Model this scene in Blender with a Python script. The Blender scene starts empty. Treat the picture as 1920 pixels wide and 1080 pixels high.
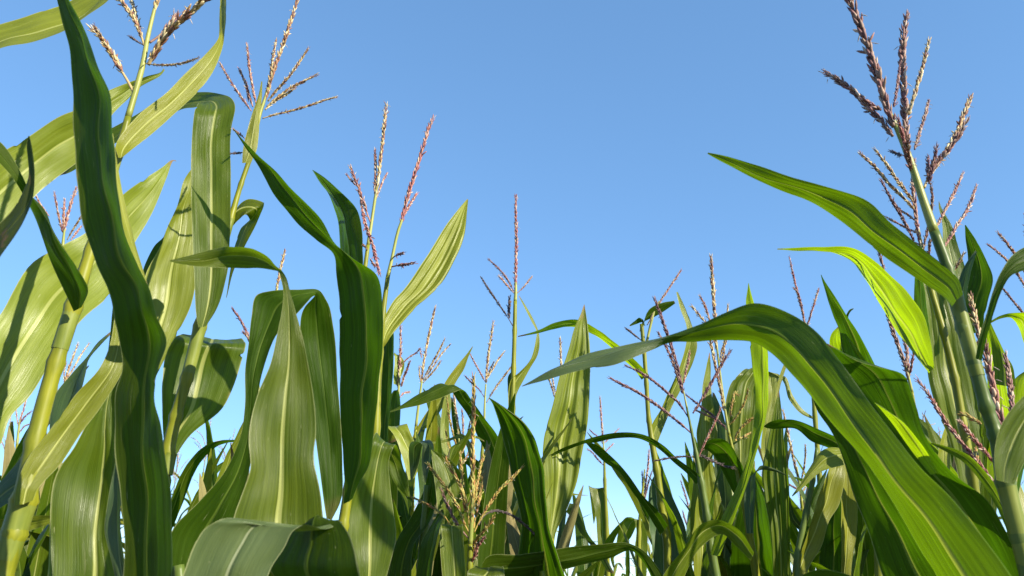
import bpy, math, random
from mathutils import Vector

R = math.radians
scene = bpy.context.scene
COL = scene.collection

# ------------------------------------------------------------------ camera
PITCH = R(20.0)
CS, SN = math.cos(PITCH), math.sin(PITCH)
FPX = 1507.0                      # focal length in pixels of a 1920 wide frame
EYE = 1.5
cam_d = bpy.data.cameras.new('camera')
cam_d.sensor_width = 36.0
cam_d.lens = 36.0 * FPX / 1920.0
cam_d.clip_start = 0.02
cam_d.clip_end = 6000
cam_d.dof.use_dof = True
cam_d.dof.focus_distance = 1.5
cam_d.dof.aperture_fstop = 13.0
cam = bpy.data.objects.new('camera', cam_d)
cam.location = (0, 0, EYE)
cam.rotation_euler = (R(90) + PITCH, 0, 0)
COL.objects.link(cam)
scene.camera = cam


def at(px, py, Y):
    """point that the photograph shows at (px, py), Y metres ahead"""
    u = (px - 960.0) / FPX
    v = (540.0 - py) / FPX
    d = Y / (CS - v * SN)
    return Vector((u * d, Y, EYE + d * (SN + v * CS)))


def mpp(py, Y):
    v = (540.0 - py) / FPX
    return Y / (CS - v * SN) / FPX


# ------------------------------------------------------------------ light
SUN = Vector((0.72, -0.54, 0.46)).normalized()
sun_d = bpy.data.lights.new('sun', 'SUN')
sun_d.energy = 3.5
sun_d.angle = R(0.5)
sun_d.color = (1.0, 0.91, 0.74)
sun_o = bpy.data.objects.new('sun', sun_d)
sun_o.rotation_euler = SUN.to_track_quat('Z', 'Y').to_euler()
sun_o.location = (6, -4, 8)
COL.objects.link(sun_o)

world = bpy.data.worlds.new('World')
scene.world = world
world.use_nodes = True
wn = world.node_tree.nodes
wl = world.node_tree.links
bg = wn.get('Background')
sky = wn.new('ShaderNodeTexSky')
sky.sky_type = 'NISHITA'
sky.sun_disc = False
sky.sun_elevation = math.asin(SUN.z)
sky.sun_rotation = math.atan2(SUN.x, SUN.y)
sky.altitude = 3200
sky.air_density = 1.0
sky.dust_density = 0.0
sky.ozone_density = 5.5
gmn = wn.new('ShaderNodeGamma')          # tone response of the phone: softer sky gradient
gmn.inputs['Gamma'].default_value = 0.57
hsn = wn.new('ShaderNodeHueSaturation')
hsn.inputs['Saturation'].default_value = 1.28
wl.new(sky.outputs[0], gmn.inputs[0])
wl.new(gmn.outputs[0], hsn.inputs['Color'])
wl.new(hsn.outputs[0], bg.inputs['Color'])
bg.inputs['Strength'].default_value = 0.155
scene.view_settings.view_transform = 'Standard'
scene.view_settings.look = 'None'
scene.view_settings.exposure = 1.7
scene.view_settings.gamma = 1.0


# ------------------------------------------------------------------ materials
class NT:
    def __init__(self, name):
        self.m = bpy.data.materials.new(name)
        self.m.use_nodes = True
        self.t = self.m.node_tree
        self.t.nodes.clear()

    def n(self, kind, **kw):
        o = self.t.nodes.new(kind)
        for k, v in kw.items():
            setattr(o, k, v)
        return o

    def l(self, a, b):
        self.t.links.new(a, b)

    def val(self, sock, x):
        if hasattr(x, 'is_linked') or hasattr(x, 'links'):
            self.l(x, sock)
        else:
            sock.default_value = x

    def math(self, op, a, b=0.0, clamp=False):
        o = self.n('ShaderNodeMath', operation=op, use_clamp=clamp)
        self.val(o.inputs[0], a)
        self.val(o.inputs[1], b)
        return o.outputs[0]

    def mix(self, f, a, b, blend='MIX'):
        o = self.n('ShaderNodeMix', data_type='RGBA', blend_type=blend)
        self.val(o.inputs[0], f)
        for s, x in ((o.inputs[6], a), (o.inputs[7], b)):
            if isinstance(x, tuple):
                s.default_value = (*x, 1.0)
            else:
                self.l(x, s)
        return o.outputs[2]

    def noise(self, vec, scale, detail=3.0, rough=0.5):
        o = self.n('ShaderNodeTexNoise')
        self.l(vec, o.inputs['Vector'])
        o.inputs['Scale'].default_value = scale
        o.inputs['Detail'].default_value = detail
        o.inputs['Roughness'].default_value = rough
        return o.outputs['Fac']

    def ramp(self, f, lo, hi):
        o = self.n('ShaderNodeMapRange', interpolation_type='SMOOTHSTEP')
        self.l(f, o.inputs['Value'])
        o.inputs['From Min'].default_value = lo
        o.inputs['From Max'].default_value = hi
        return o.outputs['Result']

    def scaled(self, vec, s):
        o = self.n('ShaderNodeVectorMath', operation='MULTIPLY')
        self.l(vec, o.inputs[0])
        o.inputs[1].default_value = s
        return o.outputs[0]


def leaf_material(name, dark, light, trans, rib=(0.42, 0.44, 0.14), tfac=0.42, rough=0.42, brown=0.0, stripe=0.5, spec=0.42, ribmix=1.0, wide_w=0.10, ribw=0.045):
    b = NT(name)
    uv = b.n('ShaderNodeUVMap').outputs[0]
    sp = b.n('ShaderNodeSeparateXYZ')
    b.l(uv, sp.inputs[0])
    u, v = sp.outputs[0], sp.outputs[1]
    a = b.math('ABSOLUTE', b.math('SUBTRACT', u, 0.5))
    info = b.n('ShaderNodeObjectInfo')
    rnd = info.outputs['Random']
    tc = b.n('ShaderNodeTexCoord')
    off = b.n('ShaderNodeVectorMath', operation='ADD')
    b.l(uv, off.inputs[0])
    cmb = b.n('ShaderNodeCombineXYZ')
    b.l(b.math('MULTIPLY', rnd, 37.0), cmb.inputs[0])
    b.l(b.math('MULTIPLY', rnd, 11.0), cmb.inputs[1])
    b.l(cmb.outputs[0], off.inputs[1])
    uvr = off.outputs[0]
    fine = b.noise(b.scaled(uvr, (120.0, 2.2, 1.0)), 1.0, 4.0, 0.6)
    wide = b.noise(b.scaled(uvr, (11.0, 1.3, 1.0)), 1.0, 3.0, 0.55)
    blot = b.noise(tc.outputs['Object'], 14.0, 4.0, 0.55)
    f1 = b.ramp(fine, 0.40, 0.60)
    f2 = b.ramp(wide, 0.38, 0.62)
    f3 = b.ramp(blot, 0.3, 0.72)
    s = b.math('ADD', b.math('MULTIPLY', f1, 0.34 * stripe * 2), b.math('ADD', b.math('MULTIPLY', f2, wide_w), b.math('MULTIPLY', f3, 0.35)), clamp=True)
    col = b.mix(s, dark, light)
    s2 = b.math('ADD', b.math('MULTIPLY', f1, 0.45), b.math('MULTIPLY', b.ramp(wide, 0.36, 0.64), 0.55), clamp=True)
    tcol = b.mix(s2, tuple(c * 0.40 for c in trans), trans)
    # per leaf hue drift
    hv = b.n('ShaderNodeHueSaturation')
    b.l(col, hv.inputs['Color'])
    b.l(b.math('ADD', 0.485, b.math('MULTIPLY', rnd, 0.03)), hv.inputs['Hue'])
    b.l(b.math('ADD', 0.85, b.math('MULTIPLY', b.math('FRACT', b.math('MULTIPLY', rnd, 7.3)), 0.35)), hv.inputs['Value'])
    hv.inputs['Saturation'].default_value = 1.0
    col = hv.outputs[0]
    # tiny insect flecks and scratches
    spk = b.noise(b.scaled(uvr, (40.0, 26.0, 1.0)), 1.0, 2.0, 0.5)
    spm = b.ramp(spk, 0.71, 0.76)
    scr = b.ramp(b.noise(b.scaled(uvr, (60.0, 5.0, 1.0)), 1.0, 2.0, 0.5), 0.70, 0.75)
    spm = b.math('MAXIMUM', spm, b.math('MULTIPLY', scr, 0.8))
    col = b.mix(b.math('MULTIPLY', spm, 0.55), col, (0.40, 0.40, 0.20))
    # midrib and pale margin
    w = b.math('MULTIPLY', b.math('SUBTRACT', 1.0, b.math('MULTIPLY', v, 0.85)), ribw)
    ribm = b.n('ShaderNodeMapRange', interpolation_type='SMOOTHSTEP')
    b.l(b.math('DIVIDE', a, w), ribm.inputs['Value'])
    ribm.inputs['From Min'].default_value = 1.15
    ribm.inputs['From Max'].default_value = 0.65
    ribf = ribm.outputs['Result']
    ribs = b.math('MULTIPLY', ribf, b.math('SUBTRACT', 0.85 * ribmix, b.math('MULTIPLY', v, 0.45 * ribmix)))
    col = b.mix(ribs, col, rib)
    tcol = b.mix(b.math('MULTIPLY', ribf, 0.7), tcol, (0.40, 0.46, 0.06))
    mar = b.ramp(a, 0.478, 0.496)
    col = b.mix(b.math('MULTIPLY', mar, 0.7), col, (0.34, 0.36, 0.16))
    tipn = b.ramp(b.math('ADD', v, b.math('MULTIPLY', b.math('SUBTRACT', blot, 0.5), 0.25)), 0.955, 1.0)
    tipf = b.math('MULTIPLY', tipn, b.ramp(b.math('FRACT', b.math('MULTIPLY', rnd, 3.7)), 0.25, 0.5))
    col = b.mix(tipf, col, (0.22, 0.15, 0.07))
    tcol = b.mix(tipf, tcol, (0.16, 0.09, 0.03))
    edge = b.math('MULTIPLY', b.ramp(a, 0.44, 0.5), b.ramp(blot, 0.60, 0.72))
    col = b.mix(b.math('MULTIPLY', edge, 0.6), col, (0.26, 0.20, 0.09))
    if brown:
        bn = b.noise(tc.outputs['Object'], 26.0, 4.0, 0.6)
        bm = b.ramp(bn, 0.62 - 0.25 * brown, 0.72 - 0.2 * brown)
        col = b.mix(bm, col, (0.20, 0.115, 0.045))
        tcol = b.mix(bm, tcol, (0.12, 0.06, 0.02))
    pr = b.n('ShaderNodeBsdfPrincipled')
    b.l(col, pr.inputs['Base Color'])
    b.l(b.math('ADD', rough - 0.08, b.math('MULTIPLY', f2, 0.18)), pr.inputs['Roughness'])
    pr.inputs['Specular IOR Level'].default_value = spec
    tr = b.n('ShaderNodeBsdfTranslucent')
    b.l(tcol, tr.inputs['Color'])
    bump = b.n('ShaderNodeBump')
    bump.inputs['Strength'].default_value = 0.6
    bump.inputs['Distance'].default_value = 0.0012
    hgt = b.math('ADD', b.math('MULTIPLY', fine, 0.6), b.math('ADD', b.math('MULTIPLY', wide, 1.2), b.math('MULTIPLY', ribf, 0.5)))
    b.l(hgt, bump.inputs['Height'])
    b.l(bump.outputs[0], pr.inputs['Normal'])
    b.l(bump.outputs[0], tr.inputs['Normal'])
    mx = b.n('ShaderNodeMixShader')
    mx.inputs[0].default_value = tfac
    b.l(pr.outputs[0], mx.inputs[1])
    b.l(tr.outputs[0], mx.inputs[2])
    out = b.n('ShaderNodeOutputMaterial')
    b.l(mx.outputs[0], out.inputs[0])
    return b.m


M = {}
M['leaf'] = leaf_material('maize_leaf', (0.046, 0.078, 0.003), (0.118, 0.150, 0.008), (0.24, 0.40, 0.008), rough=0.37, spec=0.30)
M['deep'] = leaf_material('maize_leaf_shaded', (0.020, 0.040, 0.001), (0.048, 0.080, 0.003), (0.12, 0.30, 0.003), rib=(0.10, 0.15, 0.02), tfac=0.33, rough=0.45, spec=0.12, ribmix=0.8)  # darkened copy of the leaf: shade is put into the base colour
M['mid'] = leaf_material('maize_leaf_green', (0.024, 0.052, 0.002), (0.064, 0.104, 0.004), (0.165, 0.31, 0.002), rib=(0.20, 0.25, 0.03), tfac=0.42, rough=0.42, spec=0.3, ribmix=0.7)
M['blue'] = leaf_material('maize_leaf_blue_shade', (0.028, 0.060, 0.020), (0.075, 0.115, 0.038), (0.10, 0.22, 0.02), rib=(0.26, 0.30, 0.14), tfac=0.25, rough=0.40, spec=0.4, ribmix=0.8)  # bluish dark copy: shade and sky reflection are put into the colour
M['sage'] = leaf_material('maize_leaf_upper', (0.062, 0.092, 0.026), (0.112, 0.142, 0.045), (0.14, 0.24, 0.01), rib=(0.32, 0.35, 0.20), tfac=0.28, rough=0.42, spec=0.45, ribw=0.022)
M['pale'] = leaf_material('maize_leaf_sunlit', (0.118, 0.142, 0.007), (0.222, 0.244, 0.024), (0.28, 0.36, 0.02), tfac=0.30, rough=0.38, spec=0.34)  # brightened copy for sunlit blades, the light mixed into the colour
M['lime'] = leaf_material('maize_leaf_backlit', (0.070, 0.125, 0.006), (0.150, 0.205, 0.014), (0.38, 0.58, 0.004), rib=(0.3, 0.36, 0.04), tfac=0.60, rough=0.42, spec=0.35)  # backlit copy: the glow of sun through the blade is put into its colours
M['straw_leaf'] = leaf_material('maize_leaf_dead', (0.17, 0.15, 0.05), (0.34, 0.30, 0.13), (0.22, 0.16, 0.06), rib=(0.4, 0.34, 0.2), tfac=0.25, rough=0.6, spec=0.15)
M['dry'] = leaf_material('maize_leaf_withered', (0.03, 0.06, 0.010), (0.08, 0.10, 0.02), (0.10, 0.16, 0.01), brown=0.3, rough=0.55, spec=0.2)


def stalk_material(name, c1, c2, rough=0.42):
    b = NT(name)
    tc = b.n('ShaderNodeTexCoord')
    st = b.noise(b.scaled(tc.outputs['Object'], (160.0, 160.0, 5.0)), 1.0, 3.0)
    bl = b.noise(tc.outputs['Object'], 18.0, 3.0)
    f = b.math('ADD', b.math('MULTIPLY', b.ramp(st, 0.35, 0.65), 0.5), b.math('MULTIPLY', b.ramp(bl, 0.3, 0.7), 0.5))
    col = b.mix(f, c1, c2)
    pr = b.n('ShaderNodeBsdfPrincipled')
    b.l(col, pr.inputs['Base Color'])
    pr.inputs['Roughness'].default_value = rough
    pr.inputs['Specular IOR Level'].default_value = 0.28
    bump = b.n('ShaderNodeBump')
    bump.inputs['Strength'].default_value = 0.3
    bump.inputs['Distance'].default_value = 0.001
    b.l(st, bump.inputs['Height'])
    b.l(bump.outputs[0], pr.inputs['Normal'])
    tr = b.n('ShaderNodeBsdfTranslucent')
    b.l(col, tr.inputs['Color'])
    mx = b.n('ShaderNodeMixShader')
    mx.inputs[0].default_value = 0.15
    b.l(pr.outputs[0], mx.inputs[1])
    b.l(tr.outputs[0], mx.inputs[2])
    out = b.n('ShaderNodeOutputMaterial')
    b.l(mx.outputs[0], out.inputs[0])
    return b.m


M['stalk'] = stalk_material('maize_stalk', (0.115, 0.135, 0.007), (0.245, 0.250, 0.018))
M['stalk_blue'] = stalk_material('maize_stalk_shaded', (0.060, 0.100, 0.016), (0.125, 0.170, 0.034))  # darker, greener stalk copy, with the shade on the stems tinted in
M['sheath'] = stalk_material('maize_sheath', (0.105, 0.140, 0.016), (0.215, 0.245, 0.045))
M['stem'] = stalk_material('tassel_stem', (0.19, 0.22, 0.04), (0.34, 0.35, 0.10))


def floret_material():
    b = NT('tassel_florets')
    at_ = b.n('ShaderNodeAttribute', attribute_name='tint')
    tc = b.n('ShaderNodeTexCoord')
    nz = b.noise(tc.outputs['Object'], 420.0, 3.0)
    col = b.mix(b.math('MULTIPLY', b.ramp(nz, 0.35, 0.65), 0.28), at_.outputs['Color'], (0.10, 0.045, 0.035))
    pr = b.n('ShaderNodeBsdfPrincipled')
    b.l(col, pr.inputs['Base Color'])
    pr.inputs['Roughness'].default_value = 0.6
    tr = b.n('ShaderNodeBsdfTranslucent')
    b.l(col, tr.inputs['Color'])
    mx = b.n('ShaderNodeMixShader')
    mx.inputs[0].default_value = 0.2
    b.l(pr.outputs[0], mx.inputs[1])
    b.l(tr.outputs[0], mx.inputs[2])
    out = b.n('ShaderNodeOutputMaterial')
    b.l(mx.outputs[0], out.inputs[0])
    return b.m


M['floret'] = floret_material()

PAL = {
    'straw': [(0.50, 0.38, 0.17), (0.62, 0.50, 0.26), (0.34, 0.22, 0.09), (0.28, 0.13, 0.07), (0.66, 0.58, 0.36), (0.20, 0.09, 0.06)],
    'gold': [(0.42, 0.30, 0.06), (0.50, 0.40, 0.11), (0.30, 0.20, 0.04), (0.34, 0.15, 0.05), (0.34, 0.34, 0.08)],
    'pink': [(0.42, 0.22, 0.16), (0.52, 0.36, 0.24), (0.26, 0.10, 0.09), (0.60, 0.48, 0.36), (0.20, 0.07, 0.07), (0.36, 0.17, 0.13)],
    'rose': [(0.36, 0.13, 0.11), (0.46, 0.24, 0.18), (0.24, 0.07, 0.07), (0.55, 0.42, 0.32), (0.30, 0.10, 0.10)],
    'purple': [(0.18, 0.08, 0.09), (0.26, 0.13, 0.12), (0.10, 0.045, 0.06), (0.36, 0.22, 0.17), (0.14, 0.06, 0.08)],
    'dark': [(0.07, 0.05, 0.055), (0.12, 0.08, 0.07), (0.05, 0.045, 0.05)],
    'umber': [(0.26, 0.15, 0.11), (0.32, 0.21, 0.15), (0.16, 0.075, 0.07), (0.48, 0.37, 0.28), (0.22, 0.09, 0.085), (0.28, 0.14, 0.11)],
}


# ------------------------------------------------------------------ mesh helpers
class MB:
    def __init__(self):
        self.v, self.f, self.c = [], [], []

    def tube(self, pts, rad, seg=8, tint=None):
        n = len(pts)
        base = len(self.v)
        ref = Vector((0.31, 0.9, 0.2)).normalized()
        for i in range(n):
            t = (pts[min(i + 1, n - 1)] - pts[max(i - 1, 0)]).normalized()
            a = (ref - t * ref.dot(t)).normalized()
            ref = a
            b = t.cross(a)
            for k in range(seg):
                th = 2 * math.pi * k / seg
                self.v.append(pts[i] + (a * math.cos(th) + b * math.sin(th)) * rad[i])
                self.c.append(tint or (1, 1, 1))
        for i in range(n - 1):
            for k in range(seg):
                k2 = (k + 1) % seg
                self.f.append((base + i * seg + k, base + i * seg + k2, base + (i + 1) * seg + k2, base + (i + 1) * seg + k))
        self.f.append(tuple(base + k for k in reversed(range(seg))))
        self.f.append(tuple(base + (n - 1) * seg + k for k in range(seg)))

    def floret(self, p, d, side, ln, w, tint):
        """one spindle shaped floret, slightly flattened"""
        base = len(self.v)
        up = d.cross(side).normalized()
        tip = tuple(min(1, c * 1.25 + 0.05) for c in tint)
        self.v.append(p)
        self.c.append(tuple(c * 0.7 for c in tint))
        for s, r in ((0.22, 0.8), (0.55, 1.0), (0.82, 0.55)):
            for k in range(5):
                th = 2 * math.pi * k / 5
                self.v.append(p + d * (ln * s) + (side * math.cos(th) + up * math.sin(th) * 0.75) * (w * 0.5 * r))
                self.c.append(tint)
        self.v.append(p + d * ln)
        self.c.append(tip)
        for k in range(5):
            k2 = (k + 1) % 5
            self.f.append((base, base + 1 + k2, base + 1 + k))
            for q in (0, 1):
                a = base + 1 + q * 5
                self.f.append((a + k, a + k2, a + 5 + k2, a + 5 + k))
            self.f.append((base + 11 + k, base + 11 + k2, base + 16))

    def build(self, name, mat, parent=None, origin=Vector((0, 0, 0)), tint=False):
        me = bpy.data.meshes.new(name)
        me.from_pydata([tuple(p - origin) for p in self.v], [], self.f)
        me.polygons.foreach_set('use_smooth', [True] * len(me.polygons))
        if tint:
            ca = me.color_attributes.new('tint', 'FLOAT_COLOR', 'POINT')
            ca.data.foreach_set('color', [x for c in self.c for x in (*c, 1.0)])
        me.materials.append(mat)
        me.update()
        o = bpy.data.objects.new(name, me)
        COL.objects.link(o)
        if parent:
            o.parent = parent
        return o


def hermite(ts, vals, t, i):
    n = len(ts)

    def tan(j):
        if j == 0:
            return (vals[1] - vals[0]) / (ts[1] - ts[0])
        if j == n - 1:
            return (vals[-1] - vals[-2]) / (ts[-1] - ts[-2])
        h0, h1 = ts[j] - ts[j - 1], ts[j + 1] - ts[j]
        return ((vals[j] - vals[j - 1]) / h0 * h1 + (vals[j + 1] - vals[j]) / h1 * h0) / (h0 + h1)
    h = ts[i + 1] - ts[i]
    s = (t - ts[i]) / h
    return (vals[i] * (2 * s ** 3 - 3 * s ** 2 + 1) + tan(i) * (h * (s ** 3 - 2 * s ** 2 + s))
            + vals[i + 1] * (-2 * s ** 3 + 3 * s ** 2) + tan(i + 1) * (h * (s ** 3 - s ** 2)))


def smooth_path(pts, per=6):
    ts = [0.0]
    for a, b in zip(pts, pts[1:]):
        ts.append(ts[-1] + max((b - a).length, 1e-5))
    out = []
    for i in range(len(pts) - 1):
        for k in range(per):
            out.append(hermite(ts, pts, ts[i] + (ts[i + 1] - ts[i]) * k / per, i))
    out.append(pts[-1])
    return out


_h = (0.045, 0.09, 0.15, 0.22, 0.29, 0.36, 0.43, 0.5, 0.57, 0.64, 0.71, 0.78, 0.85, 0.92, 0.975, 1)
CROSS = tuple(-x for x in reversed(_h)) + (0,) + _h
CROSS_LOW = (-1, -0.6, -0.2, 0, 0.2, 0.6, 1)


def blade(Ls, Rs, fold=0.2, ruffle=0.004, seed=0, per=7, cross=CROSS, mid=None, pleat=0.003):
    """leaf blade between two edge curves: V fold, midrib ridge, waved margins"""
    rg = random.Random(seed)
    n = len(Ls)
    mids = [(a + b) / 2 for a, b in zip(Ls, Rs)]
    ts = [0.0]
    for a, b in zip(mids, mids[1:]):
        ts.append(ts[-1] + max((b - a).length, 2e-3))
    mid = mid or [0.5] * n
    LL, RR, ss, mf = [], [], [], []
    for i in range(n - 1):
        for k in range(per):
            t = ts[i] + (ts[i + 1] - ts[i]) * k / per
            LL.append(hermite(ts, Ls, t, i))
            RR.append(hermite(ts, Rs, t, i))
            ss.append(t)
            mf.append(hermite(ts, mid, t, i))
    LL.append(Ls[-1])
    RR.append(Rs[-1])
    ss.append(ts[-1])
    mf.append(mid[-1])
    tot = ss[-1]
    mm = [(a + b) / 2 for a, b in zip(LL, RR)]
    w1, w2 = rg.uniform(0.05, 0.08), rg.uniform(0.09, 0.14)
    p = [rg.uniform(0, 6.28) for _ in range(6)]
    verts, uvs = [], []
    rows = len(ss)
    nick = [[rg.uniform(0, 0.006) for _ in range(rows)] for _ in (0, 1)]
    if cross is CROSS:
        for sd in (0, 1):
            for _ in range(rg.choice((0, 0, 1, 1, 2))):
                q, am = rg.randrange(2, max(3, rows - 2)), rg.uniform(0.03, 0.14)
                nick[sd][q] += am
                if q + 1 < rows:
                    nick[sd][q + 1] += am * rg.uniform(0, .6)
    pn = None
    for i, s in enumerate(ss):
        T = (mm[min(i + 1, len(mm) - 1)] - mm[max(i - 1, 0)])
        W = RR[i] - LL[i]
        nn = W.cross(T)
        if nn.length < 1e-9:
            nn = pn or Vector((0, -1, 0))
        nn.normalize()
        if pn is not None:
            nn = (nn * 0.6 + pn * 0.4) if nn.dot(pn) > -0.3 else nn
            nn.normalize()
        pn = nn
        hw = W.length / 2
        vn = s / tot
        env = min(1.0, hw / 0.02) * min(1.0, vn * 6)
        for t in cross:
            a = abs(t)
            h = -fold * hw * (1 - a ** 1.3)
            rf = 0.18 * ruffle * env * a ** 2.2 * (math.sin(6.283 * s / w1 + p[0 if t < 0 else 1]) * 0.6 + math.sin(6.283 * s / w2 + p[2 if t < 0 else 3]))
            lo = (1 - a * a) * env * (0.0020 * math.sin(6.283 * s / 0.15 + p[4] + t * 2.2) + 0.0009 * math.sin(6.283 * s / 0.07 + p[5] - t * 3.0))
            rib = -0.0019 * math.copysign(1, fold) * max(0.0, 1 - a / 0.1) * (1 - 0.8 * vn) * min(1.0, hw / 0.015)
            pl = pleat * hw * (math.sin(t * 13 + p[5]) + 0.7 * math.sin(t * 23 + p[4])) * min(1.0, a * 6) * env
            nk = nick[0 if t < 0 else 1][i]
            if a > 1 - nk - 0.12:
                t = math.copysign(min(a, 1 - nk * (1 - (1 - a) / 0.12 * 0.5)), t)
            g = mf[i] * (1 + t) if t < 0 else mf[i] + (1 - mf[i]) * t
            verts.append(LL[i] + W * g + nn * (h + rf + lo + rib + pl))
            uvs.append(((t + 1) / 2, vn))
    m = len(cross)
    faces = []
    for i in range(len(ss) - 1):
        for k in range(m - 1):
            faces.append((i * m + k, i * m + k + 1, (i + 1) * m + k + 1, (i + 1) * m + k))
    return verts, faces, uvs


def blade_object(name, data, mat, parent, origin=Vector((0, 0, 0))):
    verts, faces, uvs = data
    me = bpy.data.meshes.new(name)
    me.from_pydata([tuple(p - origin) for p in verts], [], faces)
    me.polygons.foreach_set('use_smooth', [True] * len(me.polygons))
    ul = me.uv_layers.new(name='UVMap')
    idx = [0] * len(me.loops)
    me.loops.foreach_get('vertex_index', idx)
    ul.data.foreach_set('uv', [c for i in idx for c in uvs[i]])
    me.materials.append(mat)
    o = bpy.data.objects.new(name, me)
    COL.objects.link(o)
    o.parent = parent
    return o


def florets_along(mb, path, thick, pal, rg, bare=0.0, spacing=0.29, full=True):
    thick *= 0.86
    """cover a path (list of points) with paired florets; thick in metres"""
    total = sum((b - a).length for a, b in zip(path, path[1:]))
    step = thick * spacing
    acc, nxt, side_i = 0.0, bare * total, 0
    cols = PAL[pal]
    for a, b in zip(path, path[1:]):
        seg = b - a
        L = seg.length
        if L < 1e-7:
            continue
        t = seg / L
        while nxt <= acc + L:
            p = a + t * (nxt - acc)
            fr = nxt / total
            tap = 1.0 if fr < 0.7 else 1.0 - 0.55 * (fr - 0.7) / 0.3
            if fr < bare + 0.15:
                tap *= 0.75
            ang = side_i * 2.3 + rg.uniform(-0.4, 0.4)
            ref = Vector((0.3, 0.8, 0.5))
            x = t.cross(ref).normalized()
            y = t.cross(x)
            for q in range(2 if full else 1):
                an = ang + q * 3.14 + rg.uniform(-0.3, 0.3)
                rad = x * math.cos(an) + y * math.sin(an)
                sp = rg.uniform(0.08, 0.36) if rg.random() < .94 else rg.uniform(.6, 1.1)
                d = (t + rad * sp).normalized()
                sd = t.cross(rad).normalized()
                ln = thick * rg.uniform(0.9, 1.45) * (0.8 + 0.2 * tap)
                c = rg.choice(cols)
                g = rg.uniform(0.75, 1.2)
                mb.floret(p + rad * (thick * 0.13), d, sd, ln, thick * 0.35 * tap * rg.uniform(0.85, 1.15), tuple(min(.8, x_ * g * 1.12) for x_ in c))
                if rg.random() < 0.06:      # a dried anther hanging out
                    dd = (rad + Vector((0, 0, -0.7)) + t * rg.uniform(-.3, .3)).normalized()
                    mb.floret(p + rad * thick * 0.35, dd, sd, thick * 0.8, thick * 0.12, (0.55, 0.48, 0.38))
            side_i += 1
            nxt += step * rg.uniform(0.8, 1.2)
        acc += L


# ------------------------------------------------------------------ plants traced from the photograph
SEED = [1]


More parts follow.
